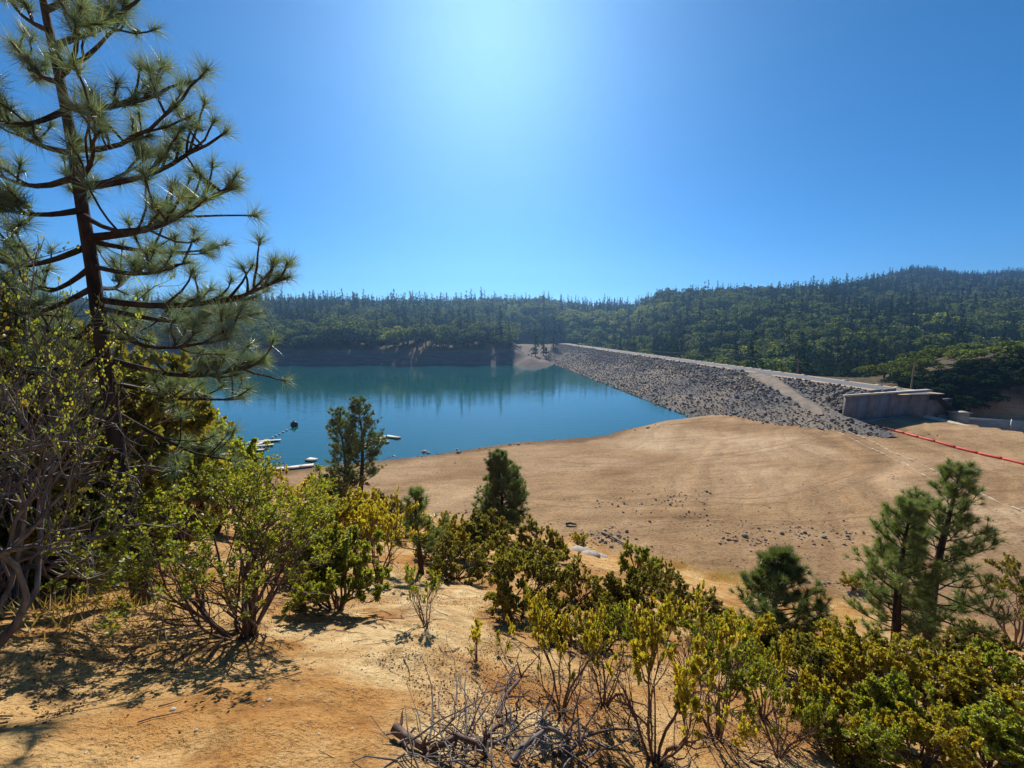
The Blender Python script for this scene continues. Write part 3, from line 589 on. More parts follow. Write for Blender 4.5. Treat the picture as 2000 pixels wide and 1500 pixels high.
# ------------------------------------------------------------------ plants: generators
def unit(v): return v / (np.linalg.norm(v) + 1e-12)
def leaves(acc, C, Dv, L, Wd, rng, m=0, shape='oval'):
    """C centres of the leaf bases, Dv unit directions, L lengths: small folded oval blades"""
    n = len(C); R = rng.normal(size=(n, 3)); S = np.cross(Dv, R); S /= np.linalg.norm(S, axis=1)[:, None] + 1e-9
    Nn = np.cross(S, Dv); L = np.asarray(L)[:, None]; W = np.asarray(Wd)[:, None]
    if shape == 'oval':
        V = np.stack([C, C + Dv * L * .35 + S * W * .5 + Nn * W * .12, C + Dv * L * .8 + S * W * .38 + Nn * W * .12, C + Dv * L, C + Dv * L * .8 - S * W * .38 + Nn * W * .12, C + Dv * L * .35 - S * W * .5 + Nn * W * .12], 1)
        b = np.arange(n)[:, None] * 6; f = np.concatenate([b + np.array([[0, 1, 2, 3]]), b + np.array([[0, 3, 4, 5]])])
    else:
        V = np.stack([C - S * W * .5, C + S * W * .5, C + Dv * L + Nn * L * .04], 1); b = np.arange(n)[:, None] * 3; f = b + np.array([[0, 1, 2]])
    acc.add(V.reshape(-1, 3), f, m)
def wander(p, d, L, n, rng, jit, up):
    P = [p]; step = L / n
    for k in range(n):
        d = unit(d + rng.normal(0, jit, 3) + np.array([0, 0, up])); p = p + d * step; P.append(p)
    return np.array(P), d

def make_shrub(seed, h=1.6, spread=1.0, stems=8, leafy=1.0, leaf=0.036, jit=0.22, kids=(4, 4, 4), lean=(0, 0), bare_below=0.35, nleaf=13, r0=0.028):
    """manzanita: several crooked stems fanning from one base, twigs ending in leaf clusters"""
    rng = np.random.default_rng(seed); wood = Acc(); fol = Acc(); LC = []; LD = []
    def grow(p, d, L, r, depth):
        n = 5 if depth < 2 else 3
        P, d2 = wander(p, d, L, n, rng, jit, 0.07 if depth < 2 else 0.10)
        tube(wood, P, np.linspace(r, r * 0.55, n + 1), 6 if depth == 0 else (4 if depth == 1 else 3), 0, cap=depth == 0)
        if depth == 3:
            hfrac = P[-1][2] / h
            if rng.random() < leafy * np.clip((hfrac - bare_below) / 0.25 + 0.15, 0.0, 1):
                k = rng.integers(int(nleaf * .6), int(nleaf * 1.4)); t = rng.random(k) ** 0.6
                pos = P[0] + (P[-1] - P[0]) * t[:, None] + rng.normal(0, .012, (k, 3))
                dv = rng.normal(size=(k, 3)) * .8 + d2 * .9 + np.array([0, 0, .35]); LC.append(pos); LD.append(dv / np.linalg.norm(dv, axis=1)[:, None])
            return
        for c in range(kids[depth]):
            t = rng.uniform(0.4, 1.0) if c < kids[depth] - 1 else 1.0; q = t * n; k = min(int(q), n - 1); pp = P[k] + (P[k + 1] - P[k]) * (q - k)
            out = unit(np.array([pp[0], pp[1], 0.0]) + 1e-6)
            nd = unit(d2 + rng.normal(0, .48, 3) + out * .22); grow(pp, nd, L * (rng.uniform(.45, .68) if depth < 2 else rng.uniform(.3, .5)), r * (0.5 if depth else .48), depth + 1)
    for s in range(stems):
        a = 6.283 * (s + rng.uniform(-.4, .4)) / stems; tl = rng.uniform(.15, .95) * spread
        d = unit(np.array([math.cos(a) * tl + lean[0], math.sin(a) * tl + lean[1], 1.0])); p = np.array([math.cos(a), math.sin(a), 0]) * .05 + np.array([0, 0, -0.08])
        grow(p, d, h * rng.uniform(.42, .62), r0 * rng.uniform(.7, 1.25), 0)
    if LC:
        C = np.concatenate(LC); D = np.concatenate(LD); n = len(C); L = leaf * rng.uniform(.7, 1.3, n)
        leaves(fol, C, D, L, L * .68, rng)
    return wood, fol

def make_pine(seed, h=5.0, r0=0.12, base=0.15, width=0.34, whorl=0.33, needle=0.16, nw=0.006, per=55, dens=1.0, branches=None, trunk=None, top=0.0, mat='needle', twigs=5, up=0.12):
    """long needled pine: tapering trunk, whorls of up-curved limbs, needle tufts at the twig ends. Returns trunk, limbs, needles"""
    rng = np.random.default_rng(seed); tr = Acc(); lb = Acc(); nd = Acc(); TC = []; TD = []
    zz = np.linspace(0, 1, 16)
    if trunk is None:
        trunk = np.stack([0.02 * h * np.sin(zz * 5 + seed), 0.02 * h * np.cos(zz * 4 + seed), zz * h], 1); trunk -= trunk[0] * np.array([1, 1, 0])
    nT = len(trunk); zz = np.linspace(0, 1, nT); rr = r0 * (1 - zz) ** 0.9 + 0.012; rr[0] *= 1.35; trunk = trunk.copy(); trunk[0, 2] -= 0.25; tube(tr, trunk, rr, 9)
    def tuft(p, d): TC.append(p); TD.append(d)
    def limb(p, d, L, r, ct):
        n = 6; P, d2 = wander(p, d, L, n, rng, .10, up); tube(lb, P, np.linspace(r, max(r * .4, .006), n + 1), 5, 0, cap=False); tuft(P[-1], d2)
        for c in range(ct):
            t = rng.uniform(.35, .97) * n; k = min(int(t), n - 1); pp = P[k] + (P[k + 1] - P[k]) * (t - k); td = unit(unit(P[k + 1] - P[k]) + rng.normal(0, .6, 3) + np.array([0, 0, .3]))
            l2 = L * rng.uniform(.12, .34); Q, e2 = wander(pp, td, l2, 3, rng, .15, .2); tube(lb, Q, np.linspace(r * .45, .006, 4), 4, 0, cap=False); tuft(Q[-1], e2)
            if l2 > needle * 1.6: tuft(Q[1], unit(Q[2] - Q[1]))
    if branches is None:
        z = base * h
        while z < h * 0.97:
            f = (z / h - base) / (1 - base); L = width * h * (1 - f) ** 0.75 * (0.45 + 0.55 * min(1, f * 4 + .35)) + 0.06 * h; nb = rng.integers(3, 6); a0 = rng.uniform(0, 6.28)
            for b in range(nb):
                a = a0 + 6.283 * b / nb + rng.normal(0, .25); k = np.interp(z, trunk[:, 2], np.arange(nT)); p = np.array([np.interp(k, np.arange(nT), trunk[:, c]) for c in range(3)])
                e = -0.05 + 0.75 * f + rng.normal(0, .1); limb(p, unit(np.array([math.cos(a), math.sin(a), e])), L * rng.uniform(.6, 1.15), 0.16 * np.interp(k, np.arange(nT), rr) + .008, max(1, int(twigs * dens * (0.5 + L / (width * h)))))
            z += whorl * rng.uniform(.7, 1.3) * (1 - .35 * f)
        tuft(trunk[-1], np.array([0, 0, 1.0])); tuft(trunk[-2], np.array([0, 0, 1.0]))
    else:
        for (A, B, r, ct) in branches:      # hand placed limbs: start, end
            A = np.asarray(A); B = np.asarray(B); n = 8; t = np.linspace(0, 1, n + 1)[:, None]; L = np.linalg.norm(B - A)
            P = A + (B - A) * t + np.array([0, 0, -1.0]) * L * .09 * np.sin(math.pi * t) + np.cumsum(rng.normal(0, L * .012, (n + 1, 3)), 0) * t
            tube(lb, P, np.linspace(r, max(.008, r * .3), n + 1), 6, 0, cap=False); tuft(P[-1], unit(P[-1] - P[-2]))
            for c in range(int(ct * 1.2)):
                q = rng.uniform(.34, .98) * n; k = min(int(q), n - 1); pp = P[k] + (P[k + 1] - P[k]) * (q - k); td = unit(unit(P[k + 1] - P[k]) * .8 + rng.normal(0, .55, 3) + np.array([0, 0, .45])); l2 = rng.uniform(.12, .42) * (0.5 + .5 * L)
                Q, e2 = wander(pp, td, l2, 4, rng, .14, .12); tube(lb, Q, np.linspace(max(r * .4, .008), .006, 5), 5, 0, cap=False); tuft(Q[-1], e2)
                if rng.random() < .5: tuft(Q[2], unit(Q[3] - Q[2] + rng.normal(0, .3, 3)))
    C = np.array(TC); D = np.array(TD); n = len(C); rep = np.repeat(np.arange(n), per); N_ = len(rep)
    off = rng.random(N_) * needle * 0.4; pos = C[rep] - D[rep] * off[:, None]; dv = rng.normal(size=(N_, 3)); dv /= np.linalg.norm(dv, axis=1)[:, None]
    dv = dv + D[rep] * 0.75 + np.array([0, 0, .12]); dv /= np.linalg.norm(dv, axis=1)[:, None]
    leaves(nd, pos, dv, needle * rng.uniform(.7, 1.15, N_), np.full(N_, nw), rng, 0, 'needle')
    return tr, lb, nd

def place_pine(name, data, loc, rz, label, mat='needle', sc=1.0, group=None):
    rt = empty(name, loc, rz, sc); tag(rt, label, 'pine tree', group)
    t = put('trunk', data[0], rt); put('limbs', data[1], rt); c = put('crown', data[2], rt); tag(c, kind='stuff'); return rt
def pine_mesh(**k):
    mat = k.pop('mat', 'needle'); tr, lb, nd = make_pine(mat=mat, **k); return tr.mesh('trunk', [M['bark']], True), lb.mesh('limbs', [M['bark']], True), nd.mesh('needles', [M[mat]])

# ------------------------------------------------------------------ big pine on the left
Pb = ground_at(283, 1178); Yb = Pb[1]
def at(px, py, Y): u, v = ray(px, py); return np.array([u * Y, Y, CAM_Z + v * Y])
tpx = [(283, 1185), (258, 1050), (232, 900), (212, 760), (196, 640), (180, 520), (163, 420), (148, 320), (132, 230), (112, 130), (92, 40), (70, -80), (48, -220), (35, -330)]
trunk = np.array([at(*q, Yb + 0.02 * k) for k, q in enumerate(tpx)]) - Pb
BR = []
def br(y0, end, dY, r=.03, ct=6):
    tx = np.interp(y0, [q[1] for q in tpx][::-1], [q[0] for q in tpx][::-1]); BR.append((at(tx, y0, Yb + .1) - Pb, at(*end, Yb + dY) - Pb, r, ct))
for a in [(140, (235, 35), .5, .025, 7), (150, (150, 30), -.5, .025, 6), (210, (360, 170), .3, .03, 9), (290, (345, 205), -.3, .028, 8), (360, (300, 310), .9, .025, 8), (365, (440, 265), .2, .03, 9), (420, (330, 400), -.7, .025, 8),
          (465, (462, 350), .3, .038, 12), (470, (400, 470), 1.0, .03, 9), (520, (395, 505), .1, .026, 8), (585, (535, 540), .2, .036, 14), (600, (470, 610), .8, .03, 11), (640, (430, 660), -.4, .025, 8), (700, (540, 725), .5, .034, 12), (740, (470, 780), .9, .03, 10), (800, (470, 900), .7, .022, 7),
          (60, (10, -20), .3, .025, 6), (90, (300, -60), .4, .025, 7), (20, (200, -90), .2, .025, 6), (-40, (-80, -120), .3, .022, 6), (160, (20, 90), .4, .025, 7), (215, (-10, 235), -.3, .025, 6), (300, (-30, 200), .3, .028, 8), (345, (-60, 330), .5, .03, 10),
          (410, (-40, 400), -.4, .03, 10), (480, (-60, 470), .6, .03, 10), (520, (20, 520), 1.0, .028, 9), (560, (-40, 590), .3, .028, 9), (620, (60, 640), .9, .026, 8), (690, (20, 720), .5, .026, 8), (760, (90, 800), 1.0, .024, 7), (430, (150, 330), 1.3, .025, 8), (560, (260, 500), 1.4, .026, 9), (650, (300, 620), 1.5, .028, 10), (330, (190, 250), -.9, .02, 5)]:
    br(*a)
d3 = pine_mesh(seed=3, r0=.062, needle=.185, nw=.0040, per=120, branches=BR, trunk=trunk, mat='needle_near')
place_pine('pine_tree', d3, tuple(Pb), 0, 'tall dark pine reaching out of the top of the picture behind bare grey shrubs', 'needle_near')

# ------------------------------------------------------------------ other pines on the slope
PINES = [(705, 988, 786, 'tall twin pine with two bare lower trunks at the edge of the lake bed', 61, dict(base=.30, width=.21, whorl=.40, needle=.30, nw=.03, per=30, twigs=7), 36),
         (672, 985, 800, 'thinner pine standing close against the tall twin pine', 62, dict(base=.28, width=.18, whorl=.42, needle=.30, nw=.03, per=30, twigs=7), 37),
         (978, 1068, 886, 'dense dark green cone shaped pine in mid slope above the lake bed', 63, dict(base=.08, width=.36, whorl=.24, needle=.26, nw=.024, per=44, twigs=11), 24),
         (822, 1118, 962, 'small open pine with thin trunk rising from the yellow shrubs', 64, dict(base=.30, width=.32, whorl=.26, needle=.16, nw=.010, per=46, twigs=5), None),
         (1510, 1245, 1085, 'low bushy young pine left of the two tall right pines', 65, dict(base=.05, width=.5, whorl=.13, needle=.16, nw=.008, per=65, twigs=8), None),
         (1748, 1272, 988, 'shorter and fuller of the two pines standing together', 66, dict(base=.16, width=.25, whorl=.26, needle=.19, nw=.008, per=70, twigs=8), None),
         (1812, 1285, 912, 'taller and more open of the two pines standing together', 67, dict(base=.16, width=.22, whorl=.36, needle=.20, nw=.008, per=70, twigs=7), None)]
for (px, py, ty, lab, seed, kw, Yf) in PINES:
    if Yf: u, v = ray(px, py); p = np.array([u * Yf, Yf, 0]); p[2] = Hs(p[0], p[1])
    else: p = ground_at(px, py)
    vt = ray(px, ty)[1]; h = CAM_Z + vt * p[1] - p[2]
    place_pine('pine_tree', pine_mesh(seed=seed, h=h, r0=h * .021 + .02, **kw), tuple(p), 0.3, lab)

# ------------------------------------------------------------------ shrubs
SH = {}
def shrub_var(key, seed, **k):
    w, f = make_shrub(seed, **k); SH[key] = (w.mesh('stems', [M['stem']], True), f.mesh('foliage', [M['leaf_green']]), float(np.percentile(np.concatenate(w.v)[:, 2], 99)), float(np.percentile(np.linalg.norm(np.concatenate(w.v)[:, :2], axis=1), 96)))
shrub_var('open0', 1, h=1.9, spread=1.0, stems=9, kids=(4, 4, 4), bare_below=0.5, leaf=0.046, nleaf=30)
shrub_var('open1', 2, h=1.9, spread=.75, stems=7, kids=(4, 4, 4), bare_below=0.48, leaf=0.048, nleaf=34)
shrub_var('open2', 7, h=2.0, spread=.6, stems=7, kids=(4, 4, 4), bare_below=0.5, leaf=0.046, nleaf=31)
shrub_var('fan0', 3, h=2.0, spread=1.0, stems=20, kids=(4, 4, 4), bare_below=.45, leaf=.030, nleaf=18, leafy=.85, jit=.13, r0=.021)
shrub_var('round0', 4, h=1.5, spread=1.25, stems=10, kids=(5, 4, 4), bare_below=.12, leaf=0.045, nleaf=36)
shrub_var('round1', 5, h=1.5, spread=1.4, stems=10, kids=(4, 5, 4), bare_below=.10, leaf=0.045, nleaf=36)
shrub_var('round2', 6, h=1.4, spread=1.5, stems=11, kids=(4, 4, 5), bare_below=.08, leaf=0.046, nleaf=34)
shrub_var('sapling0', 8, h=.6, spread=.6, stems=3, kids=(3, 3, 3), bare_below=.3, leaf=.04, nleaf=9, r0=.012)
shrub_var('bare0', 9, h=2.6, spread=1.1, stems=9, kids=(5, 5, 4), leafy=.5, bare_below=.2, leaf=.026, nleaf=14, r0=.03, jit=.26)
shrub_var('bare1', 10, h=3.0, spread=.8, stems=8, kids=(5, 5, 4), leafy=.4, bare_below=.2, leaf=.024, nleaf=14, r0=.034, jit=.28, lean=(.55, .1))
def place_shrub(px, py, top, var, fmat, label, name='manzanita_shrub', Yf=None, smat='stem', wide=1.0, group=None, rz=None, seed=[0]):
    seed[0] += 1; rng = np.random.default_rng(500 + seed[0])
    if Yf: u, v = ray(px, py); p = np.array([u * Yf, Yf, 0]); p[2] = Hs(p[0], p[1])
    else: p = ground_at(px, py)
    h = CAM_Z + ray(px, top)[1] * p[1] - p[2]; st, fo, hh, rw = SH[var]; sc = h / hh; ratio = {'r': 1.3, 'o': 1.05, 'f': 1.2, 'b': 1.0, 's': .8}[var[0]]; sx = ratio * h / (2 * rw)
    rt = empty(name, tuple(p), rng.uniform(0, 6.28) if rz is None else rz, sc); rt.scale = (sx * wide, sx * wide, sc); tag(rt, label, 'shrub', group)
    for nm, me, mt in (('stems', st, smat), ('foliage', fo, fmat)):
        o = put(nm, me, rt); o.material_slots[0].link = 'OBJECT'; o.material_slots[0].material = M[mt]
        if nm == 'foliage': tag(o, kind='stuff')
    SPOTS.append((p[0], p[1], h * wide)); return rt
SPOTS = []
G, Yl, O = 'leaf_green', 'leaf_yellow', 'leaf_olive'
LIST = [
 (478, 1238, 925, 'fan0', G, 'wide many stemmed shrub casting a fan of root like shadows', 1.0),
 (215, 1110, 900, 'round0', G, 'bright green shrub just left of the big pine trunk', 1.1),
 (350, 1080, 890, 'round1', Yl, 'yellow green shrub right behind the big pine trunk', 1.0),
 (110, 1080, 880, 'round2', O, 'dark shrub deep behind the bare grey branches', 1.2),
 (420, 1040, 905, 'open0', Yl, 'yellowish open shrub behind the fan stemmed shrub, lake above it', 1.0),
 (560, 1050, 930, 'open0', Yl, 'yellow tipped shrub behind the right half of the fan stemmed shrub', 1.2),
 (655, 1085, 965, 'round0', Yl, 'golden shrub below the tall twin pine', 1.1),
 (742, 1138, 990, 'open1', Yl, 'yellow shrub with bare lower stems on the edge of the sandy slope', 1.0),
 (690, 1040, 965, 'round2', Yl, 'golden yellow low shrub at the foot of the twin pine', 1.2),
 (832, 1225, 1110, 'open2', G, 'small scraggy shrub alone on the sand with dark litter under it', 1.0),
 (988, 1195, 1062, 'round1', O, 'dark domed shrub with thick trunk in the middle of the slope', 1.05),
 (890, 1130, 1055, 'round0', O, 'olive shrub between the small open pine and the domed shrub', 1.2),
 (930, 1090, 1010, 'round2', O, 'dull olive shrub at the left foot of the dense cone pine', 1.2),
 (1060, 1095, 1020, 'round1', O, 'dark olive shrub at the right foot of the dense cone pine', 1.1),
 (1130, 1068, 1045, 'round2', Yl, 'small yellow bush beside the flat pale rocks', 1.3),
 (1130, 1175, 1100, 'round0', O, 'rounded dull shrub right of the domed shrub', 1.1),
 (1240, 1130, 1060, 'round1', G, 'bright rounded green bush above the dull middle shrubs', 1.0),
 (1225, 1225, 1120, 'round2', O, 'large dull brownish shrub in the middle right of the slope', 1.15),
 (1340, 1215, 1135, 'round0', O, 'dull olive shrub below the dry grass patch', 1.2),
 (1290, 1165, 1110, 'round1', O, 'low dark shrub between the bright bush and the dry grass', 1.2),
 (932, 1292, 1218, 'sapling0', Yl, 'little yellow green sapling alone on bare sand', 1.0),
 (985, 1275, 1228, 'sapling0', Yl, 'tiny sparse sapling right of the little yellow one', .8),
 (1095, 1395, 1185, 'open1', Yl, 'tall yellow green shrub beside the dead branch pile', 1.0),
 (1180, 1380, 1195, 'open2', G, 'slim shrub between the branch pile shrub and the largest front shrub', 1.0),
 (1280, 1490, 1195, 'open1', Yl, 'largest front shrub with red brown trunks at the bottom edge', 1.05),
 (1400, 1440, 1215, 'open0', G, 'broad green shrub right of the largest front shrub', 1.0),
 (1490, 1400, 1220, 'open2', Yl, 'yellow topped shrub in front of the low bushy pine', 1.0),
 (1520, 1480, 1330, 'open1', G, 'green shrub at the bottom edge beside the bare sand gap', 1.0),
 (1590, 1290, 1225, 'round0', O, 'dark shrub directly right of the low bushy pine', 1.2),
 (1598, 1200, 1147, 'open2', O, 'small upright shrub standing alone above the low bushy pine', 1.0),
 (1668, 1152, 1128, 'round2', Yl, 'low flat bush at the edge of the lake bed left of the tall pines', 1.4),
 (1690, 1375, 1262, 'round1', Yl, 'rounded yellow shrub in front of the two tall pines', 1.15),
 (1790, 1400, 1285, 'round0', Yl, 'yellow shrub below the taller right pine', 1.15),
 (1880, 1430, 1310, 'round2', Yl, 'sprawling yellow shrub in the lower right', 1.2),
 (1960, 1400, 1275, 'round1', G, 'green shrub at the right edge below the bare stemmed one', 1.1),
 (1985, 1262, 1118, 'open0', O, 'bare stemmed olive shrub at the right edge beside the lake bed', 1.1),
 (1900, 1300, 1235, 'round2', O, 'dark shrub in the shade at the foot of the taller right pine', 1.3),
 (1660, 1490, 1395, 'round0', G, 'green shrub at the bottom edge right of the sand gap', 1.2),
 (1790, 1500, 1400, 'round1', Yl, 'yellow green shrub at the bottom edge below the sprawling one', 1.2),
 (1930, 1500, 1390, 'round2', G, 'green shrub filling the bottom right corner', 1.2),
 (1580, 1350, 1275, 'round2', O, 'dark low shrub left of the rounded yellow shrub', 1.1),
 (1430, 1300, 1190, 'round1', Yl, 'yellow olive shrub left of the low bushy pine, nearer than the grass', 1.1),
 (1350, 1320, 1215, 'open0', O, 'brownish shrub behind the largest front shrub', 1.1),
 (1480, 1300, 1215, 'round2', O, 'olive shrub hiding the base of the low bushy pine', 1.1),
 (1080, 1250, 1165, 'round2', O, 'dull shrub between the domed shrub and the tall yellow green one', 1.0),
 (1180, 1270, 1180, 'round0', O, 'dull olive shrub behind the slim front shrub', 1.1),
 (1640, 1330, 1240, 'round2', Yl, 'yellow shrub left of the trunks of the two tall pines', 1.1),
 (860, 1100, 1020, 'round1', Yl, 'olive yellow shrub just behind the small open pine', 1.1),
 (600, 1130, 1000, 'round0', G, 'green shrub at the right shoulder of the fan stemmed shrub', 1.0),
 (660, 1190, 1050, 'round2', G, 'leafy green skirt shrub at the right of the fan stemmed shrub', 1.0),
 (960, 1060, 1000, 'round0', O, 'dark bush behind the trunk of the dense cone pine', 1.2),
 (1740, 1320, 1250, 'round2', O, 'shaded bush between the trunks of the two tall pines', 1.2),
 (1600, 1440, 1320, 'round1', Yl, 'yellow shrub on the right side of the sand gap', .9),
 (1860, 1360, 1265, 'round0', O, 'olive shrub in front of the taller right pine, beside the sprawling one', 1.0),
 (1730, 1440, 1330, 'round2', G, 'green shrub below the rounded yellow one in the lower right', 1.0),
 (760, 1010, 962, 'round1', O, 'green bush at the right foot of the tall twin pine', 1.1),
 (800, 1050, 995, 'round0', Yl, 'yellow olive bush behind the small open pine', 1.2),
 (640, 1000, 935, 'round2', O, 'dark bush hiding the base of the thinner twin pine', 1.3),
 (520, 985, 915, 'open2', O, 'grey green twiggy shrub against the lake shore', 1.2),
 (60, 1000, 850, 'round1', O, 'dark shrub at the left edge behind bare branches', 1.2),
 (300, 1000, 780, 'open0', O, 'tall olive shrub beyond the big pine trunk', 1.1),
 (90, 1060, 660, 'open2', O, 'tall dull shrub at the left edge in front of the pine', 1.2),
 (-60, 1120, 620, 'open0', O, 'tall shrub cut by the left edge of the picture', 1.1),
 (70, 1110, 600, 'round0', O, 'big dark leafy shrub filling the left edge behind the bare branches', .9),
 (185, 1085, 690, 'round1', O, 'dark leafy shrub hiding the lower left side of the big pine trunk', .8),
 (325, 1075, 760, 'round2', G, 'leafy green shrub hiding the lower right side of the big pine trunk', .8),
 (-40, 1150, 640, 'round2', O, 'dark shrub half outside the left edge, in front of the others', .9),
 (405, 1030, 830, 'round0', G, 'green shrub between the big pine and the lake shore', .9),
 (170, 980, 760, 'open1', O, 'tall dim shrub behind the bare grey branches, left of the pine', 1.2),
]
for (px, py, top, var, fm_, lab, wide) in LIST:
    if 1040 < px < 1560 and py > 1160: wide *= .92; top += .07 * (py - top)
    place_shrub(px, py, top, var, fm_, lab, wide=wide)
for (px, py, top, var, lab, wide, rz) in [(-60, 1300, 520, 'bare1', 'big bare grey shrub sweeping in from the left edge', .8, 0.2), (20, 1180, 450, 'bare0', 'bare grey branched shrub standing in front of the big pine', .75, 1.0),
                                       (-120, 1180, 420, 'bare1', 'leafless grey shrub at the far left edge, tallest of the bare ones', 1.0, 0.4), (215, 1110, 690, 'bare0', 'thin leafless shrub overlapping the big pine trunk', .6, 2.2)]:
    place_shrub(px, py, top, var, G, lab, wide=wide, smat='deadwood', rz=rz, name='bare_shrub')

# ------------------------------------------------------------------ dead wood, litter, twigs, dry grass
rng = np.random.default_rng(77)
for k, (px, py, px2, py2, r, lab) in enumerate([(770, 1440, 850, 1490, .035, 'thick dead branch lying at the left end of the brush pile'), (850, 1475, 1010, 1465, .022, 'crooked dead branch along the top of the brush pile'), (930, 1460, 1020, 1420, .018, 'arching dead branch rising from the brush pile'),
                                             (962, 1400, 1040, 1350, .02, 'brown dead branch on the sand above the brush pile'), (995, 1365, 1030, 1325, .014, 'bleached forked branch on the sand'), (1000, 1490, 1100, 1465, .022, 'pale dead branch at the right of the brush pile'),
                                             (1060, 1490, 1062, 1430, .012, 'bleached upright stick in the brush pile'), (1090, 1480, 1230, 1450, .016, 'long dead branch under the largest front shrub')]):
    A = ground_at(px, py); B = ground_at(px2, py2); L = np.linalg.norm(B - A); a = Acc(); n = 7; t = np.linspace(0, 1, n)[:, None]
    P = (B - A) * t + np.cumsum(rng.normal(0, L * .035, (n, 3)), 0); P[:, 2] += r + .10 * np.sin(t[:, 0] * 3.1) * (k != 0); tube(a, P, np.linspace(r, r * .4, n), 6)
    for c in range(7):
        q = rng.integers(1, n - 1); Q, _ = wander(P[q], unit(P[q + 1] - P[q] + rng.normal(0, .7, 3) + np.array([0, 0, .3])), L * rng.uniform(.15, .45), 5, rng, .25, 0); tube(a, Q, np.linspace(r * .45, .003, 6), 4, cap=False)
    o = put('dead_branch', a.mesh('dead_branch', [M['deadwood'] if k in (4, 5, 6) else M['stem']], True), None, tuple(A)); tag(o, lab, 'branch', 'dead branches at the bottom edge')
a = Acc()                                   # brush: tangled thin sticks
for k in range(140):
    px = rng.normal(980, 130); py = 1470 + rng.normal(0, 26) - abs(px - 980) * .02
    if px > 1250 or px < 740: continue
    p = ground_at(px, min(py, 1560)); az = rng.uniform(0, 6.28); Q, _ = wander(p + np.array([0, 0, rng.uniform(0, .10)]), np.array([math.cos(az), math.sin(az), rng.normal(0.1, .25)]), rng.uniform(.15, .7), 5, rng, .22, -.02)
    tube(a, Q, np.linspace(rng.uniform(.003, .009), .002, 6), 4, cap=False)
tag(put('brush_debris', a.mesh('brush_debris', [M['deadwood']])), 'tangle of thin dead sticks at the bottom edge', 'brush', kind='stuff')
a = Acc(); C = []
for (x, y, s) in SPOTS:                     # leaf litter and twigs under the shrubs
    if y > 30: continue
    n = int(min(900, 260 * s * s)); th = rng.uniform(0, 6.28, n); rr_ = np.abs(rng.normal(0, .42 * s, n)); C.append(np.stack([x + rr_ * np.cos(th), y + rr_ * np.sin(th)], 1))
    for k in range(int(14 * s)):
        q = np.array([x, y]) + rng.normal(0, .5 * s, 2); az = rng.uniform(0, 6.28); Q, _ = wander(np.array([*q, Hs(*q) + .012]), np.array([math.cos(az), math.sin(az), 0]), rng.uniform(.1, .5), 4, rng, .2, 0); Q[:, 2] = Hg(Q[:, 0], Q[:, 1]) + .012; tube(a, Q, np.linspace(.006, .002, 5), 4, cap=False)
n = 80000; th = rng.uniform(-.95, .95, n); r_ = 1.2 + 14 * rng.random(n) ** 1.6; C.append(np.stack([r_ * np.sin(th), r_ * np.cos(th)], 1))
msk = None
nS = sum(len(c) for c in C[:-1]); C = np.concatenate(C); dens_ = fbm(C[:, 0] / 1.6, C[:, 1] / 1.6, 91, 3); C = C[(np.arange(len(C)) < nS) | (dens_ > .08)]; Cz = Hg(C[:, 0], C[:, 1]) + .008; n = len(C)
dv = rng.normal(size=(n, 3)) * np.array([1, 1, .3]); dv /= np.linalg.norm(dv, axis=1)[:, None]
lit = Acc(); L = rng.uniform(.008, .024, n); leaves(lit, np.c_[C, Cz], dv, L, L * .6, rng)
tag(put('leaf_litter', lit.mesh('leaf_litter', [M['litter']])), 'dry brown fallen leaves scattered on the soil', 'litter', kind='stuff')
tag(put('twig_litter', a.mesh('twig_litter', [M['stem']])), 'thin fallen twigs scattered under the shrubs', 'twigs', kind='stuff')
peb = Acc()
for k in range(1000):
    th = rng.uniform(-.95, .95); r_ = 1.3 + 12 * rng.random() ** 1.5; x, y = r_ * math.sin(th), r_ * math.cos(th); s = rng.lognormal(-4.8, .5); peb.add(rotz(RS[rng.integers(14)], rng.uniform(0, 6)) * s + np.array([x, y, Hs(x, y)]), ico_f)
tag(put('soil_pebbles', peb.mesh('soil_pebbles', [M['rock_pale']])), 'small pale pebbles in the sandy soil', 'pebbles', kind='stuff')
gr = Acc()
for (px, py, sx, sy_, n) in [(1420, 1128, 40, 14, 2600), (1330, 1105, 30, 8, 900), (1650, 1215, 25, 20, 700), (1500, 1160, 60, 8, 600), (230, 1190, 120, 40, 500)]:
    for k in range(n):
        p = ground_at(px + rng.normal(0, sx * .6), py + rng.normal(0, sy_ * .6)) if k % 12 == 0 else p0 + np.array([*rng.normal(0, .35, 2), 0]); p0 = p if k % 12 == 0 else p0
        p = np.array([p[0], p[1], Hs(p[0], p[1]) if k % 12 else p[2]]); d = unit(np.array([rng.normal(0, .4), rng.normal(0, .4), 1.0])); leaves(gr, p[None], d[None], np.array([rng.uniform(.12, .3)]), np.array([.012]), rng, 0, 'needle')
tag(put('dry_grass', gr.mesh('dry_grass', [M['grass']])), 'patches of dry golden grass at the foot of the slope', 'grass', kind='stuff')

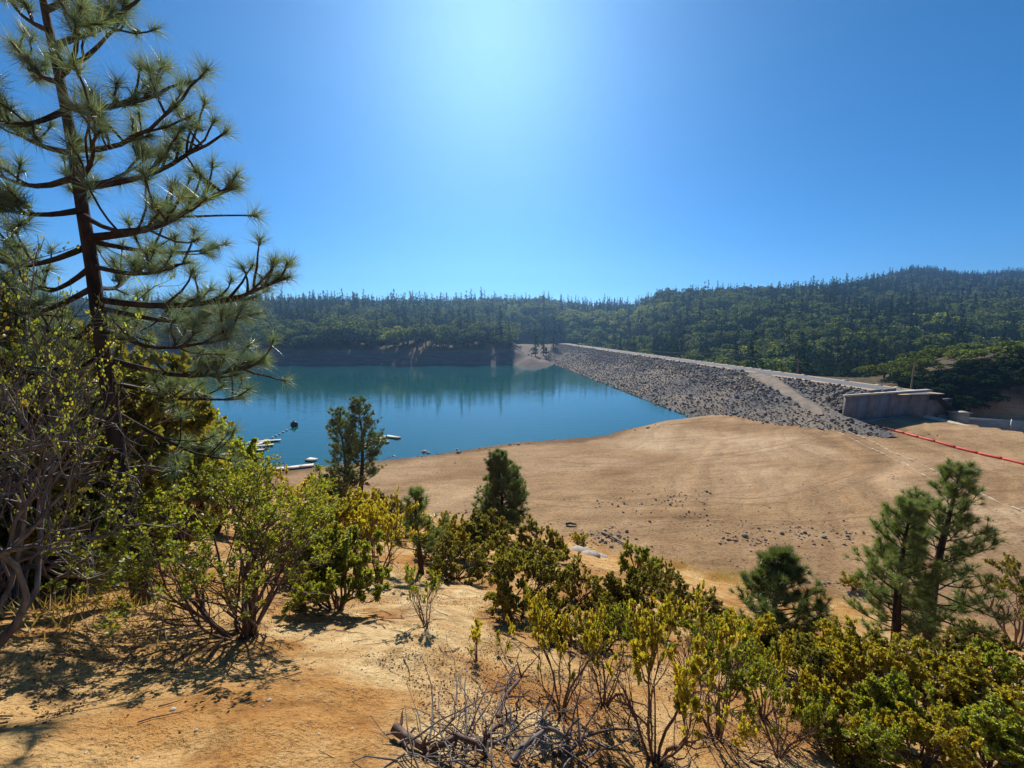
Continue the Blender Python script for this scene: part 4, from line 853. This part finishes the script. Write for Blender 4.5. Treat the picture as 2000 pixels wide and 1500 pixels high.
# ------------------------------------------------------------------ forest on the hills
def conifer(seed, h, w):
    rng = np.random.default_rng(seed); t = Acc(); c = Acc(); tube(t, np.array([[0, 0, -1.5], [0, 0, h * .5], [0, 0, h]]), np.array([h * .016, h * .011, .03]), 5); C = []; D = []; L = []
    for b in range(62):
        f = 1 - (1 - rng.uniform(.08, .98)) ** .85 if b else .97; R = w * (1 - f) ** .8 * rng.uniform(.45, 1.2) + .2; a_ = rng.uniform(0, 6.283); o = np.array([math.cos(a_), math.sin(a_), 0])
        for k in range(6):
            q = (k + rng.random()) / 6; C.append(np.array([0, 0, f * h - q * q * R * .30]) + o * R * q * .85 + rng.normal(0, .12, 3)); D.append(unit(o * .8 + rng.normal(0, .45, 3) + np.array([0, 0, -.12]))); L.append((.32 * R + .45) * rng.uniform(.7, 1.2) * (1.1 - .5 * q))
    for k in range(7): C.append(np.array([0, 0, h * (.9 + .012 * k)])); D.append(unit(np.array([*rng.normal(0, .35, 2), 1.0]))); L.append(.05 * h * .6)
    L = np.array(L); leaves(c, np.array(C), np.array(D), L, L * .62, rng); return t, c
def broadleaf(seed, h, w):
    rng = np.random.default_rng(seed); t = Acc(); c = Acc(); tube(t, np.array([[0, 0, -1.5], [0, 0, h * .3], [.2, .1, h * .6]]), np.array([h * .03, h * .022, .05]), 5)
    lob = [(rng.normal(0, w * .42, 2), rng.uniform(.42, .8) * h, rng.uniform(.32, .52) * w) for _ in range(9)]
    C = []; D = []
    for (xy, z, r) in lob:
        n = 110; v = rng.normal(size=(n, 3)); v /= np.linalg.norm(v, axis=1)[:, None]; v[:, 2] = np.where(v[:, 2] < -.4, -v[:, 2], v[:, 2]); C.append(np.array([*xy, z]) + v * r * np.array([1, 1, .8]) * rng.uniform(.75, 1.08, (n, 1))); D.append(v)
    C = np.concatenate(C); D = np.concatenate(D); n = len(C); T = np.cross(D, rng.normal(size=(n, 3))); T /= np.linalg.norm(T, axis=1)[:, None]; T = unit(T + 0) if False else T
    L = rng.uniform(.09, .17, n) * w; leaves(c, C - T * L[:, None] * .5, T, L, L * .9, rng); return t, c
CV = [conifer(101, 20, 4.0), conifer(102, 17, 3.8), conifer(103, 23, 4.2), conifer(104, 14, 3.6)]; CH_ = [20, 17, 23, 14]
BV = [broadleaf(111, 12, 6.0), broadleaf(112, 10, 6.4), broadleaf(113, 14, 7.0)]
CM = [(t.mesh('conifer_trunk', [M['bark']]), c.mesh('conifer_crown', [M['conifer']])) for t, c in CV]; M['broadleaf_light'] = leaf_mat('broadleaf_light', [(0.0, (0.14, 0.18, 0.035)), (0.6, (0.24, 0.27, 0.05)), (1.0, (0.36, 0.34, 0.07))], trans=0.35, gloss=0.01)
LM = [(t.mesh('oak_trunk', [M['bark']]), c.mesh('light_oak_crown', [M['broadleaf_light']])) for t, c in BV]; BM = [(t.mesh('oak_trunk', [M['bark']]), c.mesh('oak_crown', [M['broadleaf']])) for t, c in BV]
rng = np.random.default_rng(7)
pts = []
n = 60000; px = rng.uniform(-150, 2250, n); u = (px - 1000) / 767; D = np.sqrt(rng.uniform(100 ** 2, 960 ** 2, n)); X = u * D; Yv = D
Z = H(X, Yv, False); w = crest_w(X, Yv); Dr = np.interp(px, RDG[:, 0], RDG[:, 1]); q = (X - 92) * .447 + (Yv - 86) * .894; D0 = np.interp(px, D0T[:, 0], D0T[:, 1])
ok = (D < Dr + 25) & (w > 13) & (q > 14) | ((D < Dr + 25) & (w <= 13) & (Yv > 240) & (Z > 8.2) & ((w < -46) | (Yv > 385)))
ok &= ~(((X - 21) / 14) ** 2 + ((Yv - 244) / 20) ** 2 < 1 + 1.2 * fbm(X / 9, Yv / 9, 140, 2)); ok &= ~((Yv < 140) & ((q < 40) | (px > 1600)))
X, Yv, Z, px, D, q = X[ok], Yv[ok], Z[ok], px[ok], D[ok], q[ok]
# thin to a spacing with a grid
sp_ = 5.6; key = np.floor(X / sp_).astype(int) * 100003 + np.floor(Yv / sp_).astype(int); _, first = np.unique(key, return_index=True)
X, Yv, Z, px, D, q = X[first], Yv[first], Z[first], px[first], D[first], q[first]
Drr = np.interp(px, RDG[:, 0], RDG[:, 1]); tfrac = D / Drr
pb = 0.58 + 0.9 * fbm(X / 60, Yv / 60, 131, 2) - 0.35 * sstep(tfrac, .55, 1.0) + .6 * np.exp(-((X - 95) / 60) ** 2 - ((Yv - 430) / 60) ** 2) + .3 * ((q < 60) & (px > 1700))
pb = np.where((px > 1560) & (D < 210), .12, pb); isb = rng.random(len(X)) < np.clip(pb, .04, .92)
def region(x, y, p):
    w_ = crest_w(x, y)
    if p < 1075 and w_ < -20: return 'on the wooded slope across the lake'
    if p < 1330: return 'in the valley beyond the far end of the dam'
    if p < 1700: return 'in the trees right behind the crest road' if w_ < 75 else 'higher up the wooded hill behind the dam road'
    return 'on the slope just above the spillway' if y < 175 else 'high on the hillside behind the spillway'
def scatter(kind, meshes, mask, nind, labf, cat, group, stuff_name, stuff_label):
    idx = np.where(mask)[0]; idx = idx[np.argsort(D[idx] + 1e5 * ((px[idx] < -20) | (px[idx] > 2020)))]; srng = np.random.default_rng(len(idx))
    for k in idx[:nind]:
        v = srng.integers(len(meshes)); s = srng.uniform(.6, 1.2); rt = empty(kind, (X[k], Yv[k], Z[k]), srng.uniform(0, 6.28), s); rt.scale = (s * srng.uniform(.85, 1.15),) * 2 + (s,)
        rg = region(X[k], Yv[k], px[k]); tag(rt, labf + ' ' + rg, cat, group + ' ' + rg); put('trunk', meshes[v][0], rt); tag(put('crown', meshes[v][1], rt), kind='stuff')
    rest = idx[nind:]; me = bpy.data.meshes.new(stuff_name); n = len(rest); me.vertices.add(n); me.vertices.foreach_set('co', np.c_[X[rest], Yv[rest], Z[rest]].astype(np.float32).ravel())
    for nm, arr in (('rot', srng.uniform(0, 6.28, n)), ('size', srng.uniform(.6, 1.25, n) * np.where(tfrac[rest] > .9, .75, 1)), ('variant', srng.integers(len(meshes), size=n).astype(float))):
        at_ = me.attributes.new(nm, 'FLOAT', 'POINT'); at_.data.foreach_set('value', arr.astype(np.float32))
    o = put(stuff_name, me); tag(o, stuff_label, 'forest', kind='stuff')
    ng = bpy.data.node_groups.new(stuff_name, 'GeometryNodeTree'); ng.interface.new_socket('Geometry', in_out='INPUT', socket_type='NodeSocketGeometry'); ng.interface.new_socket('Geometry', in_out='OUTPUT', socket_type='NodeSocketGeometry')
    gi = ng.nodes.new('NodeGroupInput'); go = ng.nodes.new('NodeGroupOutput'); jn = ng.nodes.new('GeometryNodeJoinGeometry'); L_ = ng.links
    def attr(nm): a_ = ng.nodes.new('GeometryNodeInputNamedAttribute'); a_.data_type = 'FLOAT'; a_.inputs[0].default_value = nm; return a_.outputs[0]
    cx = ng.nodes.new('ShaderNodeCombineXYZ'); L_.new(attr('rot'), cx.inputs[2])
    for v, (tm, cm) in enumerate(meshes):
        for part in (tm, cm):
            po = bpy.data.objects.new(part.name + '_source', part); oi = ng.nodes.new('GeometryNodeObjectInfo'); oi.inputs[0].default_value = po; oi.inputs['As Instance'].default_value = True
            cmp = ng.nodes.new('FunctionNodeCompare'); cmp.data_type = 'FLOAT'; cmp.operation = 'EQUAL'; L_.new(attr('variant'), cmp.inputs[0]); cmp.inputs[1].default_value = float(v); cmp.inputs['Epsilon'].default_value = .1
            ip = ng.nodes.new('GeometryNodeInstanceOnPoints'); L_.new(gi.outputs[0], ip.inputs['Points']); L_.new(cmp.outputs[0], ip.inputs['Selection']); L_.new(oi.outputs['Geometry'], ip.inputs['Instance'])
            L_.new(cx.outputs[0], ip.inputs['Rotation']); L_.new(attr('size'), ip.inputs['Scale']); L_.new(ip.outputs[0], jn.inputs[0])
    L_.new(jn.outputs[0], go.inputs[0]); md = o.modifiers.new('scatter', 'NODES'); md.node_group = ng
    print(kind, len(idx), flush=True)
scatter('conifer_tree', CM, ~isb, 290, 'dark pointed conifer', 'conifer', 'conifers', 'conifer_forest', 'mass of dark conifers covering the far hills')
kn = isb & (np.exp(-((X - 100) / 55) ** 2 - ((Yv - 425) / 55) ** 2) + .5 * fbm(X / 25, Yv / 25, 150, 2) > .42) | isb & (fbm(X / 45, Yv / 45, 151, 2) > .42)
scatter('pale_oak_tree', LM, kn, 120, 'pale yellow green broadleaf tree', 'tree', 'pale broadleaf trees', 'pale_broadleaf_forest', 'paler yellow green broadleaf trees in patches on the hills')
scatter('oak_tree', BM, isb & ~kn, 290, 'rounded lighter green broadleaf tree', 'tree', 'broadleaf trees', 'broadleaf_forest', 'lighter rounded broadleaf trees mixed through the far forest')
for (px_, Yq, hh_, v, lab) in [(1046, 290, 25, 0, 'leftmost tall conifer on the bare point by the far end of the dam'), (1062, 300, 28, 2, 'middle tall conifer on the bare point by the far end of the dam'), (1082, 318, 30, 2, 'tall conifer nearest the far end of the dam'), (938, 268, 17, 1, 'conifer alone on the far bank left of the bare point'), (905, 270, 15, 3, 'small conifer on the far bank above the reflection')]:
    x_ = (px_ - 1000) / 767 * Yq; s_ = hh_ / CH_[v]; rt = empty('conifer_tree', (x_, Yq, Hs(x_, Yq)), px_ * 1.0, s_); tag(rt, lab, 'conifer', 'conifers near the far end of the dam'); put('trunk', CM[v][0], rt); tag(put('crown', CM[v][1], rt), kind='stuff')
# shrubs on the rocky hillside above the spillway
rng = np.random.default_rng(303); k = 0
while k < 120:
    x, y = rng.uniform(88, 150), rng.uniform(84, 135); qq = (x - 92) * .447 + (y - 86) * .894; aa = (x - 92) * .894 - (y - 86) * .447
    if aa < -2 or qq > 40 or (qq < 9 if k < 50 else not (1.5 < qq < 11)): continue
    z = Hs(x, y); s = rng.uniform(.2, .42) * (1 if k < 50 else .8); rt = empty('hillside_bush', (x, y, z - .6), rng.uniform(0, 6.28), s); rt.scale = (s * 1.5, s * 1.5, s); tag(rt, 'olive bush on top of the rocky hill above the spillway' if k < 50 else 'dark bush on the shaded bank above the spillway channel', 'bush', 'bushes above the spillway' if k < 50 else 'bushes on the shaded bank')
    put('stems', BM[k % 3][0], rt); c = put('foliage', BM[k % 3][1], rt); tag(c, kind='stuff'); c.material_slots[0].link = 'OBJECT'; c.material_slots[0].material = M['broadleaf' if k < 50 else 'conifer']; k += 1

# ------------------------------------------------------------------ haze
acc = Acc(); box(acc, (0, 0, 83), (2140, 2140, 194)); m = bpy.data.materials.new('haze'); m.use_nodes = True; nt = m.node_tree; nt.nodes.clear(); out = nt.nodes.new('ShaderNodeOutputMaterial')
pv = nt.nodes.new('ShaderNodeVolumePrincipled'); pv.inputs['Color'].default_value = (0.32, 0.60, 1.0, 1); pv.inputs['Density'].default_value = 0.00034; pv.inputs['Anisotropy'].default_value = 0.72
nt.links.new(pv.outputs[0], out.inputs['Volume']); hz = put('haze', acc.mesh('haze', [m])); tag(hz, 'thin pale haze filling the valley air', 'haze', kind='stuff'); hz.visible_shadow = True
